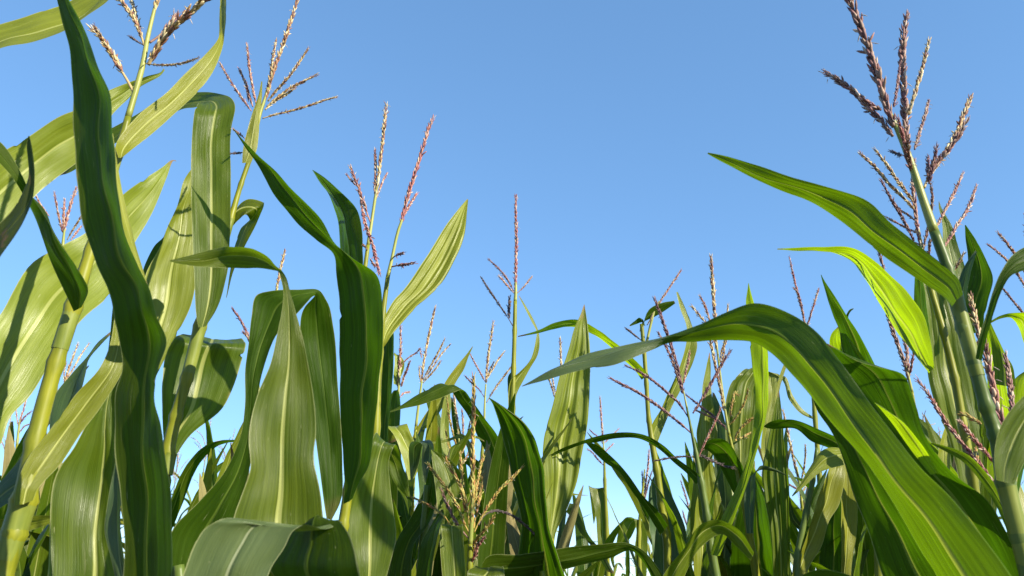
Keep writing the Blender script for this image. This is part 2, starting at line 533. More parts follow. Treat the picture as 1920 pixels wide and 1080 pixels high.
class Plant:
    def __init__(self, label, Y, stalk, mat='stalk', group=None, seg=12):
        """stalk: [(px, py, width_px)] from low to high"""
        self.Y = Y
        lo = at(stalk[0][0], stalk[0][1], Y)
        up = at(stalk[1][0], stalk[1][1], Y)
        lean = (up.x - lo.x) / max(up.z - lo.z, 0.02)
        lean = max(-0.12, min(0.12, lean))
        self.base = Vector((lo.x - lean * lo.z * 0.6, Y, 0.0))
        e = bpy.data.objects.new('corn_plant', None)
        e.empty_display_size = 0.1
        e.location = self.base
        e['label'] = label
        e['category'] = 'corn plant'
        if group:
            e['group'] = group
        COL.objects.link(e)
        self.e = e
        pts = [self.base, self.base.lerp(lo, 0.5)] + [at(x, y, Y) for x, y, w in stalk]
        w0 = stalk[0][2] * mpp(stalk[0][1], Y) / 2
        rads = [max(0.013, w0 * 1.1), max(0.012, w0 * 1.05)] + [w * mpp(y, Y) / 2 for x, y, w in stalk]
        path = smooth_path(pts, 6)
        rr = []
        for i in range(len(rads) - 1):
            for k in range(6):
                bul = 1.0 + (0.22 if k == 0 and i > 0 else 0.0)
                rr.append((rads[i] + (rads[i + 1] - rads[i]) * k / 6) * bul)
        rr.append(rads[-1])
        mb = MB()
        mb.tube(path, rr, seg)
        mb.build('stalk', M[mat], e, self.base)

    def leaf(self, st, k=0.0, dy=(0.0, 0.0), fold=0.2, mat='leaf', ruffle=0.004, dY=0.0, name='leaf', label=None, pleat=0.003, far=None):
        SEED[0] += 1
        Ls, Rs, mids = [], [], []
        n = len(st)
        for i, s in enumerate(st):
            lx, ly, rx, ry = s[:4]
            f = i / (n - 1)
            Y = self.Y + dY + dy[0] * (1 - f) + dy[1] * f + (s[4] if len(s) > 4 else 0.0)
            kk = s[5] if len(s) > 5 else k
            if kk < -0.2:
                kk -= 0.27
            mids.append(s[6] if len(s) > 6 else 0.5)
            w = math.hypot(rx - lx, ry - ly) * mpp((ly + ry) / 2, Y)
            Ls.append(at(lx, ly, Y - kk * w / 2))
            Rs.append(at(rx, ry, Y + kk * w / 2))
        o = blade_object(name, blade(Ls, Rs, fold, ruffle, SEED[0], mid=mids, pleat=pleat), M[mat], self.e, self.base)
        if far:                             # beyond a twist the other face of the blade shows: (material, start 0..1)
            o.data.materials.append(M[far[0]])
            np_ = len(o.data.polygons)
            o.data.polygons.foreach_set('material_index', [1 if q > far[1] * np_ else 0 for q in range(np_)])
        if label:
            o['label'] = label
        return o

    def sheath(self, a, b, flare=1.25):
        """leaf sheath wrapped round the stalk from a to b, (px, py, width_px), ending in a collar"""
        pts = smooth_path([at(a[0], a[1], self.Y), at((a[0] + b[0]) / 2, (a[1] + b[1]) / 2, self.Y), at(b[0], b[1], self.Y)], 8)
        n = len(pts)
        ra, rb = a[2] * mpp(a[1], self.Y) / 2, b[2] * mpp(b[1], self.Y) / 2
        rr = []
        for i in range(n):
            f = i / (n - 1)
            r = (ra + (rb - ra) * f) * 1.03 + 0.0004
            if f > 0.85:
                r *= 1 + 0.4 * (flare - 1) * ((f - 0.85) / 0.15) ** 1.5
            rr.append(r)
        mb = MB()
        mb.tube(pts, rr, 16)
        mb.f = mb.f[:-2]                    # open at both ends
        return mb.build('leaf_sheath', M['sheath'], self.e, self.base)

    def tassel(self, stem, branches, pal='straw', smat='stem', spread=0.05, dY=0.0):
        """stem: [(px, py, width_px)]; branches: (width_px, [(px, py), ...] from base to tip[, palette[, bare]])"""
        SEED[0] += 1
        rg = random.Random(SEED[0] * 7 + 3)
        Y = self.Y + dY
        mb = MB()
        pts = [at(x, y, Y) for x, y, w in stem]
        path = smooth_path(pts, 5)
        rr = []
        for i in range(len(stem) - 1):
            for q in range(5):
                w = stem[i][2] + (stem[i + 1][2] - stem[i][2]) * q / 5
                rr.append(w * mpp(stem[i][1], Y) / 2)
        rr.append(stem[-1][2] * mpp(stem[-1][1], Y) / 2)
        mb.tube(path, rr, 8)
        t = mb.build('tassel', M[smat], self.e, self.base)
        for bi, br in enumerate(branches):
            wpx, bp = br[0], br[1]
            bpal = br[2] if len(br) > 2 and br[2] else pal
            bare = br[3] if len(br) > 3 else 0.04
            off = rg.uniform(-spread, spread) if bi else 0.0
            n = len(bp)
            pp = [at(x, y, Y + off * (i / max(1, n - 1))) for i, (x, y) in enumerate(bp)]
            path = smooth_path(pp, 8)
            th = wpx * mpp(bp[0][1], Y)
            m2 = MB()
            m2.tube(path, [th * (0.17 - 0.1 * i / len(path)) for i in range(len(path))], 5, tint=PAL[bpal][0])
            florets_along(m2, path, th, bpal, rg, bare)
            m2.build('spike' if bi == 0 else 'tassel_branch', M['floret'], t, Vector(self.base), tint=True)
        return t

# ================================================================== the plants themselves
# ---- plant standing just outside the frame at the left: three broad blades reach in
L = Plant('corn plant with three broad sunlit blades reaching in past the left frame edge', 0.97,
          [(-185, 1000, 38), (-168, 860, 34), (-152, 700, 32), (-138, 500, 26), (-128, 330, 20), (-122, 190, 13)])
L.leaf([(-180, 945, -168, 952, .045, 0), (-130, 895, -75, 925), (-92, 825, -8, 850), (-60, 735, 20, 782), (-30, 640, 60, 738), (5, 582, 112, 652), (62, 492, 162, 592), (120, 458, 206, 552),
        (165, 433, 236, 490), (230, 365, 254, 452), (275, 333, 288, 395), (305, 313, 313, 332), (323, 300, 325, 302), (330, 301, 331, 303)],
       k=0.40, mat='pale', fold=0.16, ruffle=0.006, dY=-0.045, dy=(0, .14))
L.leaf([(-150, 610, -138, 615, -.06, 0), (-118, 500, -78, 580), (-50, 340, -20, 470), (0, 288, 20, 425), (45, 262, 62, 372), (110, 219, 100, 338), (150, 203, 150, 300), (205, 169, 212, 213), (245, 153, 238, 188), (275, 143, 265, 162), (300, 136, 299, 143), (307, 128, 309, 132)],
       k=0.4, mat='pale', fold=0.15, dY=0.06, dy=(0, 0.15))
L.leaf([(-128, 215, -119, 218, .05, 0), (-124, 150, -104, 180, .04, 0), (-98, 90, -80, 138), (-55, 66, -52, 112), (0, 45, 0, 92), (60, 28, 60, 78), (115, 8, 120, 58), (160, -12, 172, 24), (200, -40, 215, -15), (232, -70, 236, -66)],
       k=-0.5, mat='pale', fold=0.2, dY=-0.05, dy=(0, .05))
L.leaf([(-150, 650, -142, 660, .33), (-132, 600, -110, 650, .2), (-98, 545, -65, 610, .07), (-55, 488, -25, 540), (-10, 428, -4, 482), (28, 384, 45, 412), (41, 362, 60, 378), (53, 330, 65, 334), (52, 298, 64, 300), (51, 268, 58, 264), (53, 255, 55, 255)],
       k=-0.6, mat='dry', dY=-0.34, ruffle=0.007, label='dark leaf browned and torn along its edge')
L.leaf([(-182, 985, -175, 995), (-140, 955, -132, 1000), (-100, 955, -95, 1012), (-40, 972, -40, 1020), (20, 972, 20, 1003), (60, 967, 62, 993), (100, 967, 102, 980), (130, 972, 131, 975)], k=0.5, mat='pale', dY=0.1)

# ---- tall plant at the left with the golden tassel
A = Plant('corn plant with bright yellow-green stalk and thick golden tassel cut by the top frame edge', 0.87,
          [(0, 1090, 42), (27, 1000, 42), (45, 940, 44), (65, 830, 32), (105, 680, 28), (138, 575, 29), (170, 470, 20), (205, 350, 16), (222, 288, 16), (240, 220, 12)])
A.leaf([(26, 948, 62, 938), (30, 915, 72, 915), (48, 866, 112, 872), (87, 815, 150, 815), (140, 742, 188, 765), (188, 688, 232, 690), (205, 650, 238, 650), (216, 590, 246, 595), (228, 540, 250, 545), (238, 510, 241, 511)],
       k=0.5, dy=(-0.02, 0.05), mat='pale', fold=0.22)
A.leaf([(-80, 1000, -60, 1040), (-30, 935, -10, 960), (0, 905, 18, 940), (20, 880, 45, 925), (46, 845, 60, 880)], k=-0.3, mat='blue', dY=0.03, fold=0.1)
A.leaf([(138, 584, 153, 576), (126, 556, 165, 548), (100, 502, 150, 512), (80, 450, 118, 462), (57, 390, 88, 415), (43, 363, 58, 366), (25, 335, 42, 330, 0, .5), (0, 306, 10, 276, 0, .5), (-40, 272, -28, 245, 0, .5)],
       k=-0.45, mat='deep', dy=(-0.02, -0.12))
A.leaf([(222, 296, 231, 294), (217, 272, 248, 280), (258, 217, 284, 252), (312, 174, 331, 210), (345, 140, 373, 170), (387, 100, 402, 130), (408, 74, 417, 90), (411, 58, 422, 55, 0, -.6), (411, 30, 424, 24, 0, -.6), (413, 0, 424, -4, 0, -.6), (418, -40, 420, -41)],
       k=0.45, mat='pale', fold=0.15, dy=(-0.02, 0.12))
A.leaf([(60, 905, 95, 870), (88, 832, 116, 803), (105, 738, 150, 745), (138, 696, 160, 700), (162, 670, 166, 675), (184, 641, 190, 646), (207, 622, 208, 627)], k=-0.4, mat='blue', dY=0.16)
A.tassel([(240, 220, 12), (256, 165, 11), (268, 120, 10), (276, 75, 8), (284, 40, 7), (292, 8, 6)],
         [(17, [(289, 22), (294, 0), (300, -40), (306, -90), (312, -130)], 'straw', 0),
          (17, [(250, 172), (238, 150), (226, 130), (207, 97), (187, 68), (172, 55)], 'straw', 0.28),
          (10, [(213, 110), (195, 80), (178, 50)], 'straw', 0.1),
          (13, [(270, 85), (264, 65), (253, 40), (237, 15), (222, -6), (205, -30)], 'straw', 0.12),
          (11, [(271, 80), (262, 62), (256, 35), (248, 5), (243, -20)], 'straw', 0.1),
          (7, [(268, 84), (258, 78), (243, 68)], 'dark', 0.1),
          (21, [(278, 122), (292, 95), (310, 66), (335, 42), (362, 18), (392, -8), (420, -30)], 'straw', 0.03),
          (15, [(281, 80), (300, 66), (316, 48), (330, 28)], 'umber', 0.35),
          (13, [(320, 60), (340, 35), (352, 16)], 'straw', 0.1),
          (7, [(272, 119), (300, 122), (335, 120), (352, 116), (371, 109)], 'straw', 0.15)])

A.sheath((10, 1050, 42), (43, 946, 43), 1.2)
A.sheath((112, 655, 28), (139, 572, 28), 1.25)
A.sheath((197, 375, 16), (221, 290, 16), 1.3)

# ---- leafy plant whose long dark blade crosses the left third from bottom to top
B = Plant('corn plant whose long dark twisting blade passes the yellow stalk and reaches the top edge', 0.90,
          [(282, 1100, 26), (276, 960, 22), (268, 820, 20), (262, 700, 15), (255, 600, 8)], mat='stalk_blue')
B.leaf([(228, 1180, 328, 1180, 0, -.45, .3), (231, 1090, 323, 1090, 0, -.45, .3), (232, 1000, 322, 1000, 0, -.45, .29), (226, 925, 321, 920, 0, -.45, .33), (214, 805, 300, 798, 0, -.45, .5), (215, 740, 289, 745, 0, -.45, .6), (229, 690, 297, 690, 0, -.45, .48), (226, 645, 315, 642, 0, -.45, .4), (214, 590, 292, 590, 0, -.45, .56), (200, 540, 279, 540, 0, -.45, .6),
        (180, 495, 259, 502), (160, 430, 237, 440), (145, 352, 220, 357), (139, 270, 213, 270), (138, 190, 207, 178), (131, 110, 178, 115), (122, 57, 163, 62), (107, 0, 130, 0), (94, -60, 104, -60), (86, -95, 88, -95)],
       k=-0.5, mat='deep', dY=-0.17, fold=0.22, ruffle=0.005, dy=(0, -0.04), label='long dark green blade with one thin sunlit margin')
B.leaf([(209, 250, 212, 250), (212, 300, 219, 300), (216, 357, 229, 357), (234, 440, 253, 452), (256, 502, 270, 512), (275, 540, 279, 541)], k=1.2, mat='pale', dY=-0.18, fold=.05, name='leaf_margin')
# rolled right margin of the same blade; pale colour paints in the sun on it
B.leaf([(86, 1150, 224, 1150, 0, .25, .58), (90, 1080, 222, 1085, 0, .25, .66), (93, 985, 202, 1000, 0, .25, .78), (97, 922, 205, 955, 0, .25, .8), (112, 875, 214, 880, 0, .25, .78), (138, 840, 219, 830, 0, .25, .72), (163, 795, 219, 790, 0, .25, .6), (180, 765, 220, 750), (198, 690, 232, 690), (206, 630, 234, 640), (214, 560, 226, 565), (219, 540, 222, 541)],
       k=0.25, mat='leaf', dY=0.02, fold=0.2)
B.leaf([(226, 1130, 246, 1130), (206, 1040, 232, 1036), (196, 985, 226, 965), (203, 940, 229, 932), (213, 880, 228, 872), (219, 850, 222, 850)], k=-0.45, mat='blue', dY=-0.06)

# ---- plant behind the dark blade
E = Plant('corn plant hidden behind the long dark blade, one pale leaf with a blue shadow stripe', 1.28,
          [(262, 1040, 16), (262, 860, 16), (262, 700, 13), (262, 640, 8)])
E.leaf([(250, 730, 285, 720), (258, 640, 330, 632), (266, 560, 362, 560), (274, 512, 370, 490), (300, 462, 374, 430), (314, 425, 376, 380), (334, 380, 378, 345), (345, 338, 380, 325), (358, 318, 382, 308), (368, 305, 380, 300)],
       k=0.45, mat='pale', fold=0.22)
E.leaf([(255, 690, 270, 680), (262, 560, 280, 540), (270, 500, 285, 505), (290, 462, 300, 478), (308, 442, 315, 445), (316, 425, 318, 427)], k=-0.6, mat='deep', dY=0.06)

# ---- plant with the tall pinkish-gold tassel
C = Plant('corn plant with a stalk leaning right and a wide feathery straw tassel against the sky', 1.12,
          [(305, 900, 26), (314, 850, 25), (330, 780, 22), (350, 710, 21), (375, 612, 22), (402, 515, 16), (420, 460, 14), (433, 410, 12), (452, 345, 9), (468, 298, 9), (480, 245, 8)])
C.leaf([(372, 614, 386, 612), (368, 592, 404, 584), (365, 540, 424, 522), (361, 450, 431, 450), (358, 330, 433, 330), (361, 240, 434, 240), (365, 208, 441, 204), (372, 194, 436, 187, .02), (366, 200, 412, 176, .05), (335, 208, 370, 172, .08),
        (296, 230, 312, 178, .10), (255, 250, 258, 213, .11), (214, 270, 213, 238, .12), (165, 300, 160, 270, .13), (128, 325, 126, 312, .13), (110, 330, 109, 328, .13)],
       k=0.2, mat='leaf', fold=0.14, dY=-0.03, label='broad shiny leaf folded over sharply at its top')
C.leaf([(311, 862, 327, 858), (306, 815, 358, 815), (304, 762, 415, 768), (304, 715, 438, 724), (312, 662, 453, 678), (324, 638, 460, 653), (336, 628, 458, 640, .03), (346, 627, 452, 634, .06), (352, 640, 446, 655, .10), (360, 680, 430, 695, .14), (390, 720, 400, 722, .16)],
       k=0.45, mat='leaf', fold=0.12, dY=0.05, label='short broad leaf with its top folded away and dark shadow bands')
C.leaf([(434, 428, 437, 414), (438, 422, 446, 388), (447, 412, 466, 373), (462, 403, 495, 379), (468, 412, 495, 384, .01, -.6), (452, 428, 484, 412, .02, -.6), (441, 458, 466, 450, .02, -.6), (433, 500, 440, 502, .02, -.6), (424, 558, 425, 559, .02)],
       k=0.5, mat='leaf', fold=0.1, dY=0.01)
C.leaf([(454, 306, 466, 306), (455, 285, 478, 290), (462, 250, 485, 255), (472, 215, 487, 215), (484, 180, 491, 185), (490, 152, 492, 153)], k=0.3, mat='pale', dY=-0.03, fold=-0.25)
C.tassel([(480, 245, 8), (487, 215, 7), (495, 190, 6), (503, 165, 5)],
         [(12, [(497, 188), (505, 160), (514, 128), (528, 92), (542, 48), (556, 4), (560, -12)], 'straw', 0),
          (8, [(500, 170), (507, 140), (512, 105), (518, 74)], 'straw', 0.03),
          (8, [(502, 190), (520, 168), (540, 146), (560, 118), (577, 92)], 'straw', 0.05),
          (8, [(500, 200), (520, 183), (545, 165), (570, 152), (594, 140)], 'straw', 0.05),
          (8, [(497, 206), (512, 192), (535, 178), (552, 166)], 'straw', 0.05),
          (7, [(492, 222), (512, 216), (545, 208), (580, 198), (605, 189), (630, 182)], 'straw', 0.08),
          (8, [(480, 195), (474, 165), (468, 130), (463, 84)], 'pink', 0.05),
          (8, [(474, 200), (466, 175), (458, 150), (448, 130)], 'pink', 0.06),
          (7, [(471, 208), (452, 182), (434, 155), (412, 118)], 'pink', 0.05),
          (6, [(466, 190), (464, 172), (462, 155)], 'purple', 0.05),
          (6, [(462, 262), (450, 252), (437, 242)], 'pink', 0.2),
          (6, [(460, 285), (445, 287), (433, 288)], 'dark', 0.2)])

C.sheath((353, 700, 21), (375, 613, 22), 1.3)
C.sheath((422, 450, 13), (433, 411, 12), 1.3)
C.sheath((309, 890, 26), (318, 850, 25), 1.2)

# ---- the broad sword-shaped leaf in front
G = Plant('corn plant with the broad upright sword-shaped leaf whose thin tip bends over to the left', 0.80,
          [(530, 1180, 30), (524, 1060, 30), (522, 1010, 26)])
G.leaf([(470, 1120, 575, 1120), (440, 1040, 610, 1040), (437, 975, 606, 975), (452, 930, 601, 925), (469, 878, 589, 860), (466, 820, 593, 810), (482, 742, 588, 742), (507, 682, 577, 680), (520, 625, 566, 625), (529, 578, 554, 582), (531, 545, 543, 543),
        (526, 522, 536, 519, 0, -.2), (521, 509, 527, 506, 0, -.4), (512, 507, 519, 500, 0, -.6), (486, 503, 502, 481, 0, -.6), (462, 503, 474, 466, 0, -.6), (432, 502, 440, 463, 0, -.55), (366, 500, 395, 467), (336, 495, 352, 480), (318, 490, 319, 488)],
       k=0.32, mat='leaf', fold=0.24, ruffle=0.006)
G.leaf([(325, 1130, 490, 1130), (346, 1070, 508, 1066), (368, 1015, 534, 1026), (388, 988, 550, 996), (405, 978, 562, 988), (470, 975, 610, 993, .02), (540, 981, 640, 981, .03), (585, 986, 640, 979, .05), (600, 1000, 645, 990, .07)],
       k=0.1, mat='sage', fold=0.1, dY=-0.14, label='wide arching leaf in the lower foreground')
G.leaf([(560, 1150, 690, 1150), (520, 1090, 678, 1090), (505, 1062, 674, 1062), (530, 1018, 664, 1022), (546, 996, 650, 994), (556, 989, 640, 981), (566, 986, 632, 979, .02)], k=-0.6, mat='deep', fold=-0.12, dY=-0.10)

# ---- arched leaf behind it
MM = Plant('corn plant with a leaf bent over like a hoop behind the broad sword-shaped leaf', 1.02,
           [(345, 1200, 26), (340, 1120, 26), (335, 1060, 20)], mat='stalk_blue')
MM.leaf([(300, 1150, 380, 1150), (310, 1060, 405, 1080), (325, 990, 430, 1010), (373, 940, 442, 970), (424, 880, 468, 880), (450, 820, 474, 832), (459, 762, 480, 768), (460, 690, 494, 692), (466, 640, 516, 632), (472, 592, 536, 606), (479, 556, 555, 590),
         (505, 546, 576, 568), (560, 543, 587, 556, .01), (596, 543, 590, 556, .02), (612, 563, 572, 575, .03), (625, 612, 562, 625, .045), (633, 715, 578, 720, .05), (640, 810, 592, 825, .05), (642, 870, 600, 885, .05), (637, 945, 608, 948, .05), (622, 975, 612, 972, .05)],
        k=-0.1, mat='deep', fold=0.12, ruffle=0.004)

# ---- dark upright blade with the yellow foot
K = Plant('corn plant with a dark upright blade on a yellow foot, rose branch drooping from tassel', 1.12,
          [(630, 1060, 22), (643, 985, 20), (652, 925, 18), (662, 800, 15), (672, 650, 12), (680, 540, 9), (690, 460, 7)])
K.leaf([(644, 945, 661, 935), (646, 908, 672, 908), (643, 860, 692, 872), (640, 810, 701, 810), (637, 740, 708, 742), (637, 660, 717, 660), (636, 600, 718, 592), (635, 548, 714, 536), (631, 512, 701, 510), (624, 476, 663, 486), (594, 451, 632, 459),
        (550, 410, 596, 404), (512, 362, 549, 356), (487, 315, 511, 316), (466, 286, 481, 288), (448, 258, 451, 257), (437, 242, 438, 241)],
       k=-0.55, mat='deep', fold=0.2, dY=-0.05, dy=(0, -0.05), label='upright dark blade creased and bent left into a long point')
K.leaf([(645, 700, 690, 700), (640, 560, 688, 560), (638, 490, 682, 491), (636, 440, 679, 436), (630, 402, 670, 395), (618, 366, 651, 371), (600, 343, 626, 347), (588, 323, 602, 329), (585, 318, 587, 319)],
       k=-0.9, mat='deep', fold=-0.2, dY=0.06, label='rippled green leaf nodding left at its tip')
K.tassel([(690, 460, 7), (697, 415, 6), (703, 375, 6), (707, 350, 5)],
         [(11, [(704, 372), (708, 345), (712, 310), (718, 260), (724, 196)], 'straw', 0),
          (8, [(703, 365), (703, 340), (704, 310), (703, 280)], 'pink', 0),
          (6, [(705, 374), (712, 355), (720, 335), (726, 325)], 'pink', 0.2),
          (10, [(696, 420), (690, 405), (684, 385), (678, 372), (672, 350), (665, 335), (657, 313)], 'pink', 0.2),
          (5, [(672, 352), (660, 340), (649, 326)], 'pink', 0.2),
          (10, [(676, 375), (681, 400), (685, 420), (692, 440), (700, 465), (706, 490), (711, 512)], 'rose', 0.0),
          (6, [(690, 470), (684, 462), (680, 458)], 'pink', 0.1),
          (7, [(694, 485), (700, 495), (708, 500)], 'pink', 0.1)])

# ---- second tassel to its right
P2 = Plant('corn plant with one bare rose spike on a pale stem above a striped leaf', 1.32,
           [(690, 1100, 20), (698, 960, 18), (705, 800, 15), (712, 660, 13), (718, 590, 10), (727, 520, 8)])
P2.leaf([(711, 655, 722, 648), (714, 615, 735, 628), (735, 568, 775, 582), (760, 538, 822, 537), (800, 480, 851, 490), (835, 424, 871, 440), (862, 389, 876, 395), (876, 373, 878, 374)], k=0.1, mat='pale', fold=0.3, pleat=.05, dy=(0, .1), label='striped upright leaf folded along its midrib')
P2.leaf([(668, 1130, 712, 1130), (656, 1055, 732, 1055), (648, 1000, 743, 1005), (655, 950, 738, 960), (672, 905, 731, 905), (688, 860, 730, 862), (698, 826, 738, 838), (706, 812, 745, 838, .03), (722, 848, 757, 878, .06), (737, 900, 765, 903, .07), (760, 930, 769, 932, .08)],
        k=0.35, mat='leaf', fold=0.12, dY=-0.08, label='light green leaf with pale midrib and curved shadow lines')
P2.leaf([(700, 880, 732, 880), (711, 812, 728, 812), (710, 750, 734, 742), (716, 680, 738, 680), (718, 640, 738, 630), (722, 618, 737, 614)], k=-0.5, mat='deep', dY=0.05)
P2.tassel([(727, 520, 8), (736, 480, 6), (747, 432, 6), (754, 412, 5)],
          [(12, [(752, 418), (760, 385), (775, 335), (792, 280), (804, 240), (812, 221)], 'rose', 0),
           (8, [(756, 405), (766, 388), (776, 372), (782, 362)], 'rose', 0.05),
           (9, [(734, 500), (750, 497), (762, 496), (776, 493)], 'rose', 0.2),
           (8, [(738, 482), (745, 478), (757, 474)], 'rose', 0.3)])

# ---- straw tassels in the gap
Q = Plant('corn plant with a tall straw tassel, side branches spread right, above a bent dark leaf', 2.1,
          [(760, 1060, 14), (770, 950, 12), (776, 860, 9), (780, 800, 6)])
Q.leaf([(768, 880, 780, 880), (775, 815, 792, 812), (795, 780, 815, 786), (820, 745, 838, 750), (838, 711, 856, 715), (858, 684, 871, 690), (874, 665, 879, 668), (886, 649, 887, 650)], k=0.4, mat='pale')
Q.leaf([(766, 900, 778, 896), (752, 850, 790, 860), (738, 815, 778, 830), (726, 800, 768, 806), (720, 803, 760, 797, .06), (716, 830, 745, 825, .1)], k=0.3, mat='pale', dY=-0.25)
Q.tassel([(780, 800, 6), (786, 750, 5), (791, 715, 4)],
         [(8, [(790, 720), (793, 690), (799, 655), (807, 615), (816, 576)], 'straw', 0),
          (6, [(793, 712), (805, 690), (822, 660), (834, 635)], 'straw', 0.1),
          (5, [(794, 714), (810, 690), (828, 664), (844, 646)], 'straw', 0.15),
          (6, [(793, 718), (805, 705), (818, 690), (826, 678)], 'straw', 0.1),
          (5, [(790, 722), (787, 705), (786, 688)], 'straw', 0.1)])
Q1 = Plant('corn plant with a small pinkish curled tassel close behind the dark upright blade', 2.5,
           [(735, 1040, 12), (740, 900, 9), (744, 800, 6)])
Q1.leaf([(730, 950, 745, 950), (727, 860, 752, 862), (728, 800, 750, 800), (733, 740, 748, 735), (738, 732, 746, 730)], k=-0.4, mat='deep', dY=-.2)
Q1.leaf([(738, 720, 744, 722), (738, 700, 756, 696), (740, 680, 758, 678), (740, 664, 752, 668), (738, 664, 744, 672, .05)], k=.3, mat='pale')
Q1.tassel([(744, 800, 6), (747, 740, 5), (750, 690, 4)],
          [(8, [(747, 725), (749, 690), (751, 650), (751, 612)], 'pink', 0),
           (7, [(752, 725), (758, 705), (764, 690), (768, 678)], 'pink', 0),
           (5, [(747, 728), (743, 715), (741, 700)], 'pink', 0),
           (5, [(748, 690), (756, 680), (770, 668), (782, 660), (786, 655), (790, 668)], 'pink', 0.2),
           (6, [(750, 745), (756, 738), (768, 735)], 'pink', 0.2)])

# ---- plant with the tallest tassel in the middle of the sky
RR_ = Plant('slender corn plant standing alone in the middle, its tassel rising highest into the open sky', 2.05,
            [(955, 1085, 18), (956, 1000, 17), (957, 915, 16), (958, 830, 14), (960, 765, 12), (963, 690, 9), (965, 620, 8), (966, 565, 7)])
RR_.leaf([(953, 765, 966, 765), (953, 738, 968, 742), (958, 712, 980, 716), (974, 698, 995, 690), (995, 673, 1008, 665), (1004, 640, 1012, 642), (1006, 622, 1010, 622), (997, 604, 1003, 605), (984, 578, 990, 580), (972, 554, 974, 555)], k=0.5, mat='pale', fold=.2)
RR_.leaf([(953, 755, 958, 752), (952, 725, 962, 715), (954, 703, 963, 698), (960, 695, 966, 693)], k=-.5, mat='deep')
RR_.leaf([(948, 945, 962, 932), (928, 895, 956, 888), (912, 852, 944, 842), (894, 815, 930, 812), (878, 780, 904, 778), (858, 752, 884, 750), (838, 722, 864, 730), (829, 718, 852, 735), (802, 730, 822, 748), (770, 748, 785, 760), (745, 764, 752, 767), (731, 771, 732, 773)],
         k=-0.3, mat='deep', dY=-0.1, dy=(0, -.1), fold=0.2, label='leaf creased midway so its outer half points left')
RR_.tassel([(966, 565, 7), (967, 545, 6), (967, 530, 5)],
           [(9, [(967, 548), (967, 500), (968, 440), (967, 400), (967, 367)], 'rose', 0),
            (6, [(963, 546), (952, 525), (936, 505), (917, 487)], 'purple', 0.1),
            (6, [(964, 550), (955, 540), (945, 528), (936, 518)], 'pink', 0.1),
            (5, [(969, 550), (980, 540), (990, 528), (997, 519)], 'pink', 0.2),
            (6, [(962, 612), (952, 595), (935, 570), (918, 545), (902, 520)], 'dark', 0.2),
            (9, [(955, 596), (954, 585), (955, 572), (955, 557)], 'dark', 0.0)])

RR_.sheath((958, 830, 14), (960, 766, 12), 1.3)
RR_.sheath((956, 985, 17), (957, 925, 16), 1.2)

# ---- rich green blade, lower middle
S = Plant('corn plant with a rich green blade twisting up below the tall middle tassel', 1.30,
          [(1030, 1200, 22), (1024, 1110, 22), (1018, 1070, 14)])
S.leaf([(975, 1130, 1080, 1130), (968, 1078, 1062, 1082), (974, 1010, 1042, 1030), (978, 975, 1031, 990), (970, 940, 1026, 945), (959, 900, 1021, 890), (951, 855, 1014, 855), (943, 820, 1004, 822), (932, 783, 981, 790), (923, 758, 946, 766), (916, 746, 919, 747)],
       k=-1.0, mat='deep', fold=0.22, ruffle=.005, pleat=.04)
S.leaf([(862, 1120, 905, 1140), (890, 1100, 905, 1056), (975, 1085, 975, 1040), (1055, 1068, 1048, 1029), (1145, 1046, 1128, 1020), (1185, 1033, 1180, 1019), (1205, 1052, 1208, 1034), (1220, 1080, 1233, 1064), (1232, 1110, 1250, 1090)],
       k=-0.35, mat='deep', fold=0.2, dY=.02, label='low leaf stretched sideways along the bottom of the picture')

# ---- pale pleated leaf
T = Plant('corn plant with a pale pleated leaf pointing straight up, right of the tall middle tassel', 1.70,
          [(1036, 1120, 16), (1034, 1050, 15), (1033, 1010, 12)])
T.leaf([(1026, 1060, 1040, 1060), (1026, 1000, 1042, 1000), (1025, 960, 1058, 965), (1021, 905, 1080, 912), (1016, 850, 1092, 850), (1022, 805, 1101, 805), (1035, 760, 1105, 760), (1050, 700, 1107, 710), (1065, 657, 1107, 660), (1078, 612, 1103, 615), (1089, 588, 1099, 590), (1095, 571, 1096, 571)],
       k=0.35, mat='pale', fold=0.3, pleat=.06)
T.leaf([(1036, 1060, 1052, 1060), (1060, 960, 1075, 945), (1080, 985, 1108, 1010), (1112, 1030, 1130, 1035), (1140, 1072, 1152, 1075)], k=-.4, mat='blue', dY=.1)

# ---- plant with the blue-green stalk and the long thin arching leaves
V = Plant('corn plant with thin blue-green stalk and thin leaf arching left behind the pale pleated leaf', 1.85,
          [(1252, 1090, 15), (1249, 1000, 15), (1240, 945, 15), (1231, 880, 13), (1222, 825, 11), (1217, 790, 9), (1212, 720, 8), (1207, 650, 8), (1203, 608, 7)], mat='stalk')
V.leaf([(1203, 712, 1215, 702), (1190, 694, 1204, 688), (1173, 678, 1186, 671), (1142, 648, 1158, 646), (1102, 622, 1125, 621), (1077, 613, 1085, 600), (1040, 617, 1040, 605), (1008, 625, 1010, 619), (971, 632, 971, 630)], k=-1.0, mat='lime', fold=-.2, dy=(0, -.1))
V.leaf([(1216, 835, 1231, 835), (1219, 806, 1241, 809), (1240, 765, 1264, 755), (1260, 720, 1285, 713), (1277, 680, 1303, 669), (1287, 640, 1307, 640), (1287, 611, 1298, 612), (1275, 578, 1286, 580), (1268, 548, 1271, 547)], k=0.4, mat='pale', fold=.3, dY=.03)
V.leaf([(1238, 1004, 1252, 985), (1212, 960, 1233, 957), (1184, 920, 1203, 926), (1162, 886, 1176, 888), (1135, 868, 1149, 858), (1114, 848, 1125, 838), (1097, 829, 1100, 826)], k=-0.5, mat='deep', dY=-.05)
V.leaf([(1232, 1130, 1285, 1130), (1226, 1060, 1289, 1052), (1217, 985, 1285, 990), (1216, 930, 1264, 938), (1222, 900, 1248, 905), (1236, 878, 1240, 884)], k=.1, mat='blue', dY=.12, fold=.25)
